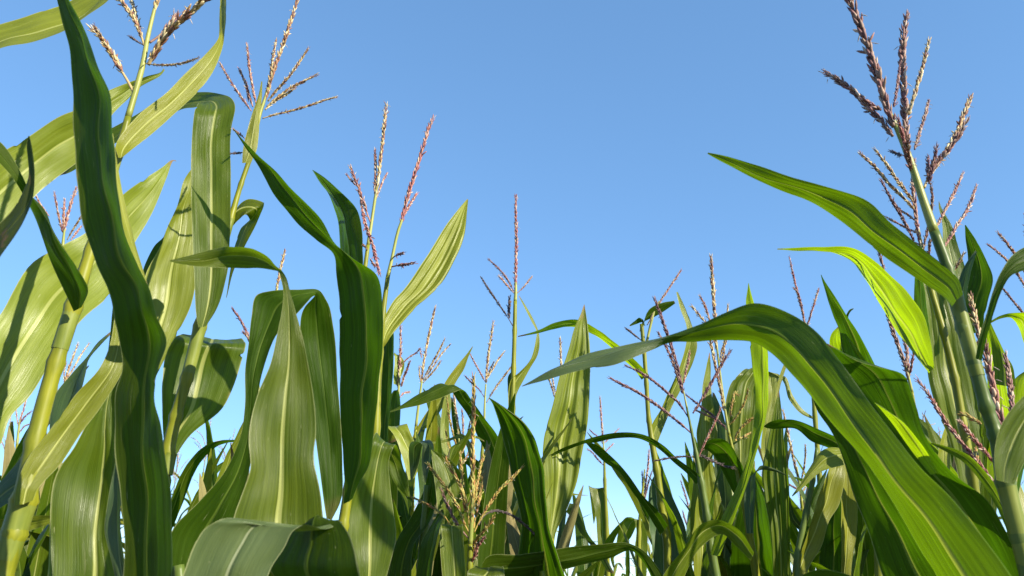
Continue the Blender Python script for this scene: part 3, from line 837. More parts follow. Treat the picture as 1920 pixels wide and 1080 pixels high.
V.leaf([(1199, 622, 1204, 618), (1204, 606, 1212, 588), (1228, 594, 1222, 576), (1250, 580, 1245, 567), (1266, 569, 1264, 564)], k=-.6, mat='deep')
V.leaf([(1210, 612, 1206, 610), (1206, 604, 1200, 596), (1192, 608, 1190, 602), (1181, 612, 1180, 610)], k=-.6, mat='deep')
V.tassel([(1213, 640, 5), (1221, 605, 5), (1227, 583, 4), (1236, 565, 3)],
         [(6, [(1227, 585), (1236, 568), (1248, 550), (1260, 532), (1277, 507)], 'pink', 0),
          (4, [(1213, 610), (1219, 600), (1224, 588)], 'straw', 0),
          (6, [(1202, 638), (1192, 630), (1174, 616)], 'dark', 0.1)], spread=.03)

# ---- purple spikes
X = Plant('corn plant with long dark purple tassel branches spread like a fan, two reaching far left', 1.60,
          [(1346, 1095, 17), (1334, 1030, 16), (1326, 970, 14), (1315, 905, 12), (1305, 850, 8), (1296, 805, 5), (1288, 765, 4)], mat='stalk_blue')
X.leaf([(1305, 908, 1314, 893), (1290, 890, 1298, 880), (1266, 869, 1272, 861), (1235, 842, 1242, 834), (1200, 823, 1208, 815), (1155, 822, 1160, 811), (1115, 830, 1115, 819), (1096, 832, 1090, 827), (1060, 845, 1055, 840), (1018, 863, 1017, 862)], k=-0.8, mat='deep', dy=(0, .1))
X.leaf([(1332, 1040, 1350, 1042), (1341, 1005, 1361, 1012), (1359, 957, 1381, 962), (1380, 917, 1397, 921), (1398, 870, 1413, 868), (1410, 820, 1427, 818), (1414, 790, 1433, 795), (1415, 740, 1440, 750), (1411, 690, 1441, 700), (1406, 645, 1438, 652), (1402, 600, 1427, 602), (1399, 566, 1413, 567), (1403, 531, 1404, 531)],
       k=-1.3, mat='lime', fold=.2, dY=-.03, label='long glowing yellow-green leaf standing upright')
X.leaf([(1408, 1052, 1414, 1036), (1378, 1022, 1386, 994), (1352, 1002, 1346, 974), (1320, 1020, 1318, 981), (1291, 1065, 1280, 1030), (1270, 1115, 1244, 1078), (1255, 1150, 1225, 1120)], k=-0.35, mat='leaf', dY=-.06)
X.tassel([(1288, 765, 4), (1284, 745, 3), (1281, 730, 3)],
         [(10, [(1281, 735), (1274, 705), (1265, 670), (1254, 635), (1242, 600), (1227, 560)], 'purple', 0),
          (8, [(1280, 738), (1270, 705), (1258, 670), (1246, 645), (1234, 624)], 'purple', 0),
          (8, [(1292, 785), (1272, 755), (1250, 735), (1222, 712), (1200, 698), (1174, 686)], 'purple', 0.12),
          (9, [(1296, 812), (1280, 798), (1258, 780), (1225, 755), (1195, 735), (1165, 720), (1144, 709)], 'purple', 0.08),
          (9, [(1299, 775), (1312, 755), (1328, 728), (1345, 698), (1358, 675), (1370, 657)], 'purple', 0.05),
          (7, [(1282, 718), (1285, 700), (1290, 680), (1293, 660)], 'pink', 0),
          (6, [(1309, 860), (1318, 838), (1330, 812), (1342, 788), (1352, 765)], 'rose', 0.1),
          (6, [(1304, 858), (1290, 856), (1262, 858), (1227, 864)], 'dark', 0.1),
          (8, [(1306, 852), (1318, 856), (1340, 866), (1362, 875), (1376, 877)], 'dark', 0.05)], pal='purple')

XP = Plant('corn plant with a whitish sunlit leaf standing behind the fan of purple tassel branches', 1.95,
           [(1318, 1250, 15), (1317, 1180, 14), (1316, 1120, 12)])
XP.leaf([(1303, 1130, 1336, 1130), (1300, 1060, 1342, 1062), (1295, 990, 1359, 992), (1295, 945, 1355, 950), (1302, 900, 1345, 905), (1308, 858, 1336, 860), (1307, 810, 1346, 812), (1314, 765, 1339, 768), (1317, 730, 1334, 735), (1324, 688, 1333, 692), (1330, 661, 1331, 661)], k=.45, mat='pale', fold=.25, ruffle=.008, pleat=.03)
XP.leaf([(1340, 1060, 1372, 1060), (1345, 960, 1375, 960), (1340, 880, 1368, 880), (1332, 800, 1362, 805), (1334, 760, 1352, 765), (1336, 735, 1340, 738)], k=-.3, mat='blue', dY=.1)

# ---- straw tassel beside it
Z = Plant('corn plant with a thick upright straw tassel poking above the giant arched blade', 1.80,
          [(1420, 1095, 15), (1412, 1040, 14), (1405, 1000, 13), (1396, 945, 12), (1386, 900, 9), (1377, 860, 8), (1367, 815, 6)])
Z.leaf([(1387, 945, 1397, 915), (1369, 914, 1394, 878), (1353, 882, 1383, 857), (1342, 859, 1371, 836), (1328, 846, 1352, 822), (1318, 843, 1327, 826), (1309, 856, 1311, 852)], k=-.8, mat='deep', label='dark leaf curling over to the left')
Z.leaf([(1376, 905, 1398, 905), (1362, 842, 1410, 842), (1359, 780, 1415, 780), (1362, 742, 1420, 745), (1371, 717, 1425, 717), (1384, 703, 1432, 702), (1412, 697, 1442, 708, .1), (1440, 702, 1450, 720, .15)], k=.2, mat='leaf', fold=-.15, dY=.06, pleat=.05, label='leaf bent over so its striped underside hangs down')
Z.leaf([(1360, 1140, 1472, 1140), (1366, 1080, 1469, 1076), (1371, 1020, 1453, 1020), (1380, 970, 1443, 970), (1392, 930, 1433, 935), (1404, 905, 1421, 906), (1412, 893, 1415, 894)], k=-1.1, mat='deep', dY=.12)
Z.leaf([(1400, 1000, 1412, 1000), (1396, 930, 1416, 922), (1404, 895, 1418, 885), (1425, 882, 1426, 873), (1450, 884, 1450, 878), (1475, 892, 1475, 890)], k=-.3, mat='blue', dY=-.08)
Z.tassel([(1367, 815, 6), (1362, 785, 5), (1356, 745, 5), (1349, 690, 4), (1343, 640, 4)],
         [(11, [(1343, 655), (1341, 610), (1338, 560), (1335, 515), (1333, 480)], 'straw', 0),
          (9, [(1357, 770), (1352, 735), (1343, 695), (1335, 655), (1322, 605), (1310, 590), (1297, 574)], 'straw', 0),
          (7, [(1340, 640), (1332, 605), (1320, 570), (1312, 554)], 'pink', 0),
          (7, [(1352, 690), (1357, 660), (1360, 630), (1365, 572)], 'straw', 0),
          (6, [(1350, 680), (1354, 655), (1361, 640), (1363, 625)], 'straw', 0),
          (7, [(1369, 783), (1371, 765), (1375, 748), (1378, 737), (1384, 741)], 'gold', 0),
          (7, [(1367, 797), (1380, 782), (1392, 762), (1400, 742), (1402, 731)], 'gold', .05),
          (8, [(1378, 822), (1386, 808), (1398, 794), (1413, 784)], 'gold', 0.0),
          (7, [(1378, 826), (1392, 820), (1406, 812)], 'gold', 0.0),
          (7, [(1360, 800), (1340, 782), (1315, 763), (1286, 740)], 'purple', .1),
          (7, [(1362, 805), (1345, 788), (1325, 778), (1304, 769)], 'pink', .1)])

AA = Plant('corn plant with an upright dark-striped leaf, right of the glowing upright yellow-green leaf', 1.75,
           [(1466, 1250, 16), (1466, 1180, 15), (1466, 1130, 12)])
AA.leaf([(1452, 1130, 1484, 1130), (1449, 1060, 1482, 1060), (1442, 980, 1481, 980), (1433, 930, 1480, 930), (1429, 885, 1477, 885), (1438, 835, 1471, 835), (1446, 795, 1468, 797), (1454, 755, 1464, 757), (1460, 733, 1461, 733)], k=-.1, mat='leaf', fold=.3, pleat=.08)
AA.leaf([(1446, 900, 1456, 900), (1428, 850, 1444, 846), (1432, 790, 1448, 790), (1440, 735, 1458, 742), (1440, 696, 1462, 706), (1462, 708, 1472, 706), (1480, 750, 1487, 742), (1502, 776, 1506, 768), (1527, 787, 1528, 784)], k=.2, mat='pale', dY=.1)
AA.leaf([(1452, 830, 1458, 832), (1453, 770, 1460, 774), (1455, 735, 1461, 735), (1463, 700, 1470, 702), (1470, 682, 1476, 684)], k=.4, mat='pale', dY=.02)

# ---- golden tassel low in the middle
BB = Plant('corn plant with a low golden tassel in front of dark leaves, branches drooping both ways', 1.28,
           [(880, 1110, 12), (881, 1060, 11), (882, 1020, 10)])
BB.tassel([(882, 1020, 10), (884, 985, 9), (886, 940, 7), (887, 900, 5)],
          [(14, [(885, 1010), (886, 950), (886, 880), (887, 800), (888, 750), (888, 705)], 'gold', 0.05),
           (10, [(880, 1000), (872, 985), (862, 958), (845, 927), (825, 900), (802, 870)], 'gold', .1),
           (12, [(880, 985), (876, 955), (868, 925), (855, 895), (835, 862)], 'gold', .1),
           (10, [(879, 1010), (866, 995), (850, 970), (838, 945), (827, 917)], 'umber', .1),
           (11, [(888, 990), (893, 965), (900, 930), (904, 888)], 'gold', .08),
           (9, [(889, 998), (900, 975), (918, 945), (940, 915), (962, 895), (980, 875)], 'gold', .15),
           (11, [(887, 1035), (893, 1012), (905, 998), (925, 970)], 'gold', .08),
           (10, [(885, 1055), (890, 1040), (895, 1025), (908, 1008)], 'rose', .08),
           (8, [(897, 985), (905, 970), (925, 958), (950, 962), (985, 985), (1010, 1010), (1030, 1032)], 'dark', .2),
           (8, [(845, 985), (830, 965), (805, 948), (785, 938), (767, 930)], 'gold', .1),
           (9, [(872, 960), (868, 930), (866, 890), (863, 850)], 'gold', .05),
           (8, [(890, 940), (896, 900), (905, 860), (918, 835)], 'gold', .05)], pal='gold', spread=.06)
BB.leaf([(832, 1110, 882, 1110), (826, 1040, 881, 1040), (823, 980, 880, 985), (818, 930, 876, 935), (812, 880, 863, 885), (810, 860, 842, 860), (808, 843, 810, 843)], k=.1, mat='leaf', dY=.07, fold=.25)
BB.leaf([(840, 1130, 874, 1130), (833, 1060, 872, 1060), (829, 1010, 869, 1010), (827, 990, 868, 991), (831, 984, 864, 985, .03), (836, 995, 860, 998, .06), (842, 1025, 855, 1026, .08)], k=.35, mat='leaf', dY=-.08, fold=.12, label='short leaf with a squared-off folded top')
BB.leaf([(885, 1130, 950, 1130), (878, 1092, 947, 1094), (876, 1075, 946, 1078), (886, 1065, 945, 1066, .02), (894, 1062, 941, 1063, .05), (900, 1075, 935, 1076, .08)], k=.3, mat='leaf', dY=-.12, fold=.1)
DD = Plant('dark leafy corn plant in shade between the pale-ribbed leaf and the low golden tassel', 1.40,
           [(785, 1130, 18), (790, 1060, 17), (796, 980, 14), (800, 910, 10)], mat='stalk_blue')
DD.leaf([(720, 1140, 775, 1140), (728, 1078, 772, 1060), (747, 1008, 780, 1012), (770, 970, 803, 985), (793, 922, 819, 940), (804, 882, 819, 888), (811, 850, 815, 850)], k=-.5, mat='deep')
DD.leaf([(776, 1120, 806, 1120), (784, 1050, 814, 1040), (798, 1000, 829, 975), (820, 965, 832, 962), (828, 955, 831, 955)], k=-.9, mat='deep', dY=-.1)
DD.leaf([(796, 905, 808, 905), (790, 862, 814, 852), (792, 836, 812, 832), (782, 828, 804, 824, .02), (768, 833, 792, 835, .05), (768, 872, 785, 870, .08), (770, 903, 772, 904, .09)], k=-.4, mat='blue', dY=.1)
DD.leaf([(800, 1130, 850, 1130), (805, 1060, 850, 1050), (818, 1010, 850, 990), (835, 965, 852, 955), (838, 930, 845, 925)], k=-.4, mat='deep', dY=.12)
DD.leaf([(905, 1130, 960, 1130), (900, 1060, 958, 1060), (905, 1000, 952, 1000), (920, 940, 950, 945), (930, 905, 946, 905), (938, 880, 940, 880)], k=-.4, mat='blue', dY=.5)
DD.leaf([(840, 905, 852, 905), (836, 870, 852, 858), (846, 838, 860, 838), (870, 828, 872, 818), (890, 822, 890, 816), (908, 828, 908, 826)], k=.3, mat='leaf', dY=.4)

# ---- big plant at the right
W = Plant('corn plant with stout blue-green stem, huge brown tassel and giant arched blade, at the right', 0.84,
          [(1935, 1110, 32), (1912, 1010, 30), (1885, 905, 31), (1866, 812, 26), (1850, 765, 25), (1826, 680, 23), (1805, 615, 22), (1790, 552, 25), (1777, 505, 20), (1752, 435, 18)], mat='stalk_blue', seg=16)
W.leaf([(1785, 575, 1806, 552), (1768, 556, 1798, 525), (1742, 538, 1782, 508), (1708, 516, 1745, 478), (1660, 482, 1708, 447), (1615, 445, 1670, 418), (1570, 410, 1632, 381), (1515, 377, 1580, 358), (1440, 347, 1490, 334), (1380, 318, 1415, 309), (1345, 299, 1360, 292), (1326, 288, 1328, 286)],
       k=-0.62, mat='mid', fold=-.15, dY=-.03, dy=(0, .05), label='straight leaf pointing up and left across the sky')
W.leaf([(1800, 1150, 1915, 1105), (1738, 1050, 1855, 1022), (1682, 958, 1790, 942), (1627, 872, 1727, 874), (1573, 807, 1669, 807, 0, -.8), (1526, 752, 1620, 740, 0, -.7), (1490, 708, 1574, 675, 0, -.6), (1452, 667, 1533, 624, 0, -.55), (1412, 642, 1480, 588, 0, -.5), (1355, 639, 1415, 568, 0, -.5), (1305, 641, 1360, 586, 0, -.45), (1262, 641, 1310, 609, 0, -.3), (1220, 657, 1252, 628, 0, 0.1), (1155, 682, 1180, 647, 0, .9), (1105, 692, 1110, 660, 0, .9), (1030, 710, 1047, 687, 0, .9), (978, 725, 980, 723, 0, 0)],
       k=-1.05, mat='mid', fold=-.18, dY=-.17, dy=(0, .2), ruffle=.005, far=('sage', .735), label='giant arched blade with glowing underside and grey-green tip')
W.leaf([(1845, 1140, 1935, 1105), (1800, 1040, 1892, 1005), (1740, 955, 1852, 940), (1690, 875, 1778, 878), (1650, 805, 1732, 808), (1618, 748, 1710, 740), (1590, 712, 1694, 703), (1567, 682, 1648, 687), (1552, 656, 1592, 668), (1547, 644, 1556, 648)],
       k=-.45, mat='deep', fold=.2, dY=.03, ruffle=.007, label='ruffled dark leaf running behind the arched blade')
W.leaf([(1745, 890, 1762, 888), (1700, 832, 1722, 826), (1670, 790, 1690, 788), (1650, 766, 1661, 769), (1640, 755, 1642, 757)], k=-1.6, mat='lime', dY=-.02)
W.leaf([(1690, 1150, 1830, 1150), (1655, 1080, 1780, 1080), (1628, 997, 1730, 1010), (1602, 935, 1690, 940), (1585, 872, 1645, 870), (1556, 805, 1602, 800), (1532, 770, 1572, 768), (1522, 742, 1530, 742)], k=-.45, mat='deep', dY=.1, ruffle=.005)
W.leaf([(1868, 900, 1902, 908), (1864, 868, 1912, 885), (1869, 822, 1932, 845), (1884, 785, 1955, 800), (1912, 750, 1975, 762), (1945, 722, 1990, 728)], k=.0, mat='leaf', dY=-.08, fold=.12)
W.leaf([(1829, 672, 1841, 676), (1837, 627, 1851, 630), (1849, 590, 1862, 592), (1862, 545, 1878, 546), (1877, 510, 1895, 518), (1899, 478, 1918, 508), (1940, 460, 1958, 500), (1985, 480, 1985, 500)], k=-.4, mat='deep', dY=-.04, label='narrow dark leaf bending out past the right frame edge')
W.leaf([(1790, 620, 1806, 610), (1788, 575, 1812, 560), (1795, 535, 1818, 520), (1808, 500, 1826, 490), (1828, 470, 1832, 472)], k=-.4, mat='blue', dY=.03)
W.sheath((1833, 705, 24), (1791, 556, 25), 1.15)
W.sheath((1925, 1060, 31), (1886, 908, 31), 1.15)
W.tassel([(1752, 435, 18), (1730, 372, 15), (1706, 300, 13), (1688, 255, 11), (1670, 215, 8)],
         [(25, [(1676, 238), (1660, 195), (1645, 142), (1626, 85), (1602, 22), (1584, -20), (1578, -40)], 'umber', 0),
          (21, [(1700, 268), (1697, 215), (1694, 155), (1692, 85), (1700, 28)], 'umber', 0),
          (12, [(1704, 215), (1716, 172), (1730, 125), (1742, 75)], 'straw', 0),
          (9, [(1676, 200), (1682, 165), (1688, 118)], 'purple', 0),
          (18, [(1674, 255), (1655, 230), (1630, 205), (1600, 172), (1570, 150), (1548, 136)], 'umber', .02),
          (13, [(1652, 206), (1634, 196), (1618, 186)], 'purple', .02),
          (11, [(1715, 280), (1722, 255), (1732, 225), (1741, 190)], 'umber', .03),
          (15, [(1733, 352), (1742, 330), (1762, 300), (1785, 265), (1802, 228), (1820, 181)], 'straw', .12),
          (15, [(1738, 335), (1755, 308), (1775, 285), (1795, 258), (1811, 228)], 'umber', .1),
          (11, [(1742, 345), (1746, 320), (1752, 298), (1756, 275)], 'purple', .05),
          (11, [(1740, 340), (1740, 318), (1740, 294)], 'purple', .05),
          (12, [(1700, 300), (1698, 280), (1690, 245), (1683, 222)], 'rose', 0),
          (9, [(1690, 292), (1682, 288), (1670, 284)], 'dark', 0),
          (14, [(1708, 320), (1704, 298), (1702, 275), (1702, 262)], 'umber', 0)], pal='umber', spread=.04)

W2 = Plant('corn plant behind the stout right stem, pinkish tassel, yellow-green leaf tapering to a thread', 1.12,
           [(1850, 1110, 22), (1838, 1000, 20), (1822, 890, 18), (1806, 800, 16), (1790, 710, 15), (1768, 620, 13), (1745, 540, 10), (1735, 500, 8)])
W2.leaf([(1742, 700, 1752, 690), (1702, 648, 1746, 645), (1670, 605, 1732, 594), (1640, 555, 1703, 548), (1622, 522, 1672, 518), (1600, 493, 1640, 491), (1570, 477, 1606, 467), (1520, 470, 1540, 462), (1480, 469, 1490, 465), (1457, 468, 1458, 466)], k=-1.5, mat='lime', fold=-.15, dy=(0, .05), label='glowing yellow-green leaf ending in a thread-like tip')
W2.leaf([(1805, 930, 1835, 930), (1790, 860, 1845, 860), (1775, 805, 1842, 805), (1757, 765, 1836, 762), (1746, 725, 1830, 722), (1740, 680, 1818, 678), (1735, 620, 1806, 618), (1724, 560, 1795, 560), (1718, 520, 1780, 518), (1720, 500, 1765, 498, .04)], k=.2, mat='leaf', fold=.15, dY=.06, pleat=.05, label='pleated pale leaf with a diagonal shadow')
W2.leaf([(1715, 640, 1745, 640), (1713, 590, 1740, 588), (1714, 540, 1732, 538), (1716, 510, 1726, 508), (1720, 490, 1722, 490)], k=-1.2, mat='deep', dY=.04)
W2.leaf([(1764, 600, 1815, 600), (1768, 550, 1818, 552), (1768, 500, 1812, 510), (1768, 450, 1797, 463), (1765, 410, 1783, 420), (1760, 386, 1764, 386), (1760, 377, 1761, 377)], k=.1, mat='leaf', dY=.12, fold=.3)
W2.leaf([(1795, 620, 1840, 625), (1800, 565, 1852, 565), (1814, 520, 1862, 521), (1815, 480, 1850, 489), (1810, 445, 1830, 450), (1809, 422, 1811, 422)], k=-.4, mat='deep', dY=.03)
W2.leaf([(1850, 900, 1895, 900), (1852, 800, 1897, 800), (1850, 710, 1885, 708), (1846, 650, 1868, 645), (1845, 610, 1852, 608)], k=-1.2, mat='lime', dY=.2)
W2.leaf([(1862, 720, 1905, 725), (1862, 690, 1900, 690), (1858, 640, 1884, 662), (1850, 605, 1862, 615), (1848, 590, 1852, 592)], k=-.3, mat='leaf', dY=.1)
W2.tassel([(1735, 500, 8), (1728, 465, 6), (1722, 430, 5)],
          [(12, [(1728, 468), (1722, 440), (1718, 410), (1714, 375), (1712, 340), (1714, 300)], 'pink', 0),
           (10, [(1714, 392), (1695, 372), (1670, 348), (1645, 318), (1612, 287)], 'straw', 0),
           (10, [(1712, 378), (1698, 358), (1678, 332), (1660, 305), (1642, 282)], 'straw', 0),
           (9, [(1714, 452), (1704, 432), (1690, 405), (1672, 375), (1652, 338)], 'purple', 0),
           (7, [(1722, 438), (1705, 430), (1682, 418), (1660, 406)], 'pink', .05),
           (7, [(1718, 415), (1705, 405), (1690, 395), (1680, 386)], 'pink', .05),
           (8, [(1730, 470), (1738, 435), (1745, 400), (1748, 370), (1745, 345)], 'umber', .0),
           (9, [(1755, 428), (1768, 402), (1782, 375), (1795, 348), (1805, 325)], 'pink', .05),
           (10, [(1764, 472), (1780, 448), (1796, 420), (1814, 392), (1826, 362), (1831, 348)], 'pink', .05),
           (8, [(1778, 520), (1788, 508), (1798, 492), (1807, 475)], 'straw', .05),
           (9, [(1742, 480), (1742, 465), (1744, 450)], 'umber', 0)], pal='pink')

W3 = Plant('corn plant with a plain dark spear-shaped leaf rising behind the giant arched blade', 1.5,
           [(1650, 1110, 18), (1645, 960, 16), (1635, 820, 13), (1625, 730, 9)])
W3.leaf([(1600, 760, 1655, 760), (1588, 700, 1650, 700), (1578, 652, 1640, 682), (1572, 617, 1618, 640), (1560, 585, 1592, 598), (1548, 548, 1562, 550), (1540, 520, 1543, 521), (1539, 515, 1540, 515)], k=-.6, mat='deep', fold=.2)
W3.leaf([(1590, 700, 1640, 700), (1565, 672, 1620, 672), (1555, 645, 1606, 650), (1560, 624, 1590, 630), (1571, 613, 1579, 616)], k=-1.1, mat='lime', dY=.03)
W3.leaf([(1585, 610, 1592, 612), (1587, 590, 1591, 592), (1594, 580, 1596, 583), (1600, 578, 1601, 579)], k=-.8, mat='deep', dY=.05)

W4 = Plant('corn plant with brown tassel on yellow stem, between ruffled dark leaf and stout right stalk', 1.7,
           [(1738, 1080, 15), (1735, 960, 13), (1726, 850, 9), (1716, 775, 7), (1710, 735, 6)])
W4.tassel([(1710, 735, 6), (1703, 705, 5), (1697, 680, 4)],
          [(12, [(1703, 712), (1696, 680), (1685, 650), (1674, 620), (1665, 590), (1660, 540), (1655, 500), (1647, 465)], 'umber', 0),
           (11, [(1705, 705), (1702, 680), (1700, 655), (1694, 632)], 'umber', 0),
           (8, [(1706, 700), (1710, 682), (1713, 660)], 'rose', 0),
           (8, [(1700, 690), (1690, 668), (1682, 645)], 'straw', 0)])

W5 = Plant('corn plant showing two slim bare tassel spikes over the shoulder of the giant arched blade', 2.2,
           [(1545, 1100, 13), (1540, 950, 11), (1528, 780, 8), (1518, 660, 5)])
W5.tassel([(1518, 660, 5), (1513, 630, 4), (1510, 605, 4)],
          [(6, [(1510, 612), (1506, 590), (1499, 565), (1492, 535), (1485, 505), (1480, 482)], 'rose', 0),
           (6, [(1508, 605), (1502, 570), (1495, 548), (1488, 540)], 'pink', 0),
           (6, [(1514, 610), (1520, 590), (1527, 568), (1535, 542)], 'pink', 0),
           (4, [(1512, 612), (1518, 598), (1521, 582)], 'purple', 0)])

RT = Plant('corn plant whose thick reddish tassel branches cross behind the stout stalk at the right', 1.02,
           [(1935, 1120, 22), (1925, 1040, 18), (1912, 970, 12), (1902, 915, 9)])
RT.tassel([(1902, 915, 9), (1896, 880, 8), (1890, 845, 7)],
          [(24, [(1892, 850), (1884, 815), (1872, 775), (1862, 730), (1854, 690), (1846, 648)], 'pink', 0),
           (16, [(1838, 660), (1836, 635), (1830, 605), (1824, 580), (1820, 555)], 'straw', 0),
           (16, [(1898, 790), (1897, 760), (1894, 725), (1890, 695), (1884, 665)], 'umber', 0),
           (12, [(1872, 915), (1852, 890), (1830, 862), (1805, 832), (1780, 800), (1758, 768), (1738, 735), (1720, 712)], 'rose', 0.02),
           (12, [(1864, 868), (1845, 845), (1828, 825), (1812, 805), (1800, 790)], 'rose', .02),
           (11, [(1832, 868), (1831, 855), (1829, 842)], 'gold', 0),
           (11, [(1840, 795), (1828, 788), (1815, 780), (1802, 778)], 'gold', 0)], pal='pink', dY=.05)
RT.leaf([(1760, 960, 1790, 975), (1757, 880, 1782, 885), (1765, 820, 1785, 815), (1785, 770, 1796, 768), (1800, 730, 1802, 730)], k=.3, mat='pale', dY=.25)
RT.leaf([(1895, 1010, 1915, 1000), (1870, 955, 1888, 945), (1840, 905, 1855, 893), (1800, 862, 1810, 850), (1770, 845, 1778, 838), (1745, 832, 1748, 830)], k=-.5, mat='leaf', dY=-.1)
RT.leaf([(1930, 830, 1965, 830), (1900, 790, 1940, 785), (1898, 750, 1930, 735), (1905, 710, 1935, 695), (1930, 690, 1945, 685)], k=-1.2, mat='lime', dY=.2)
RT.leaf([(1854, 608, 1857, 602), (1875, 598, 1876, 592), (1895, 596, 1898, 587), (1906, 608, 1928, 588), (1918, 640, 1940, 632), (1935, 680, 1945, 678)], k=-1.4, mat='lime', dY=.15)

RF = Plant('corn plant off the right frame edge, two thin pink tassel branches entering over blue sky', 1.4,
           [(1990, 1100, 18), (1978, 900, 15), (1962, 720, 11), (1950, 620, 7)])
RF.tassel([(1950, 620, 7), (1944, 585, 5), (1938, 560, 4)],
          [(8, [(1938, 560), (1930, 510), (1925, 450), (1922, 400)], 'pink', 0),
           (7, [(1936, 560), (1915, 525), (1890, 490), (1870, 472), (1852, 458)], 'pink', 0),
           (8, [(1930, 530), (1915, 495), (1895, 465), (1872, 437)], 'pink', 0),
           (7, [(1945, 610), (1920, 588), (1900, 565), (1878, 538)], 'purple', 0)])

# ---- leaves between the low right clutter
AF = Plant('corn plant with a creased triangular leaf crossed by dark lines, left of the giant blade', 1.65,
           [(1492, 1120, 14), (1496, 1040, 12), (1512, 960, 11), (1524, 900, 9), (1532, 840, 7)], mat='stalk_blue')
AF.leaf([(1470, 1130, 1500, 1130), (1487, 1075, 1516, 1068), (1503, 1030, 1541, 1022), (1522, 975, 1553, 980), (1535, 930, 1574, 945), (1550, 890, 1584, 892), (1558, 868, 1584, 862, .02), (1562, 855, 1580, 850, .05)], k=.4, mat='pale', fold=.25)
AF.leaf([(1606, 862, 1600, 846), (1584, 871, 1560, 839), (1558, 878, 1540, 846), (1535, 888, 1517, 878), (1505, 915, 1500, 907), (1486, 931, 1485, 929)], k=.5, mat='pale', dY=-.1, fold=-.2)
AF.leaf([(1574, 1130, 1596, 1130), (1577, 1060, 1597, 1060), (1578, 1000, 1606, 1000), (1577, 950, 1608, 950), (1579, 890, 1601, 890), (1584, 845, 1597, 845)], k=.3, mat='pale', dY=.06, fold=.3)
AF.leaf([(1598, 872, 1606, 850), (1556, 842, 1574, 822), (1520, 826, 1530, 803), (1490, 804, 1500, 790), (1460, 804, 1480, 786), (1436, 802, 1440, 793), (1431, 800, 1432, 799)], k=-.8, mat='deep', dY=.05)
AF.leaf([(1530, 1130, 1590, 1130), (1535, 1060, 1585, 1050), (1540, 1000, 1582, 1000), (1548, 940, 1580, 935), (1560, 895, 1572, 890)], k=-.5, mat='deep', dY=.12)
AF.leaf([(1510, 990, 1504, 1000), (1492, 968, 1482, 975), (1484, 945, 1479, 948), (1480, 928, 1480, 930)], k=.3, mat='dry', dY=.04)
AF.leaf([(1478, 1120, 1488, 1088), (1530, 1110, 1532, 1068), (1590, 1120, 1590, 1077), (1640, 1130, 1640, 1100)], k=-.4, mat='deep', dY=-.9)

AT = Plant('corn plant with a straw tassel in the narrow gap right of the dark-striped upright leaf', 2.3,
           [(1512, 1080, 11), (1508, 1000, 8), (1502, 930, 5)])
AT.tassel([(1502, 930, 5), (1498, 900, 4), (1494, 875, 3)],
          [(8, [(1498, 905), (1490, 870), (1482, 835), (1474, 795), (1468, 770)], 'straw', 0),
           (6, [(1502, 905), (1507, 880), (1510, 855), (1510, 835)], 'straw', 0),
           (5, [(1500, 915), (1488, 895), (1478, 878)], 'purple', 0),
           (5, [(1500, 920), (1486, 912), (1475, 905)], 'purple', 0),
           (5, [(1503, 925), (1515, 905), (1525, 880)], 'straw', 0)])

AI = Plant('corn plant with a pale tassel between the low golden tassel and the tall middle one', 2.4,
           [(898, 1080, 11), (900, 950, 9), (904, 850, 6), (908, 790, 5)])
AI.tassel([(908, 790, 5), (909, 755, 4), (911, 720, 3)],
          [(8, [(911, 718), (913, 690), (918, 650), (925, 604)], 'straw', 0),
           (5, [(909, 715), (900, 698), (890, 680), (880, 661)], 'pink', .05),
           (5, [(908, 745), (898, 730), (885, 718), (872, 705)], 'purple', .2),
           (6, [(912, 712), (922, 695), (934, 675), (945, 660)], 'straw', .05),
           (5, [(912, 708), (918, 695), (926, 678)], 'straw', .05),
           (6, [(912, 755), (922, 738), (940, 712), (960, 686)], 'straw', .15)])

# left gaps
LT = Plant('corn plant with a pinkish tassel between the dark spear leaf and long dark blade', 1.75,
           [(88, 1080, 13), (95, 900, 12), (104, 700, 10), (112, 560, 8), (117, 470, 6)])
LT.tassel([(117, 470, 6), (119, 448, 5), (121, 430, 4)],
          [(8, [(120, 438), (124, 415), (132, 385), (143, 352)], 'pink', 0),
           (6, [(118, 436), (112, 415), (107, 390), (102, 362)], 'pink', 0),
           (7, [(119, 430), (119, 410), (121, 375)], 'pink', 0),
           (6, [(126, 450), (134, 435), (145, 418), (153, 405)], 'straw', .15),
           (6, [(133, 450), (142, 438), (152, 425)], 'pink', .1),
           (6, [(92, 405), (80, 390), (68, 368)], 'pink', .1)])

LT2 = Plant('corn plant with a faint tassel low in the gap just right of the yellow-green stalk', 2.9,
            [(100, 1060, 9), (108, 900, 7), (114, 780, 5)])
LT2.tassel([(114, 780, 5), (118, 740, 4), (122, 715, 3)],
           [(6, [(120, 725), (126, 700), (136, 672), (146, 645)], 'straw', 0),
            (5, [(121, 718), (138, 690), (152, 665), (167, 644)], 'straw', 0),
            (5, [(119, 735), (128, 715), (142, 700)], 'pink', 0),
            (4, [(121, 720), (120, 700), (124, 680)], 'straw', 0)])
LT3 = Plant('corn plant with a tiny pink tassel at the far left below the broad pale leaf', 3.0,
            [(28, 1060, 9), (30, 900, 7), (32, 835, 5)])
LT3.tassel([(32, 835, 5), (35, 805, 4), (38, 785, 3)],
           [(5, [(36, 800), (40, 780), (46, 762), (50, 740)], 'pink', 0),
            (5, [(37, 795), (46, 782), (58, 772)], 'purple', 0),
            (4, [(35, 800), (32, 785), (30, 768)], 'pink', 0),
            (4, [(36, 812), (45, 800), (56, 795)], 'pink', 0)])
LT3.leaf([(-12, 1060, 14, 1060), (0, 960, 22, 950), (4, 890, 28, 880), (10, 830, 27, 830), (20, 790, 25, 790)], k=-.3, mat='deep', dY=-.5)
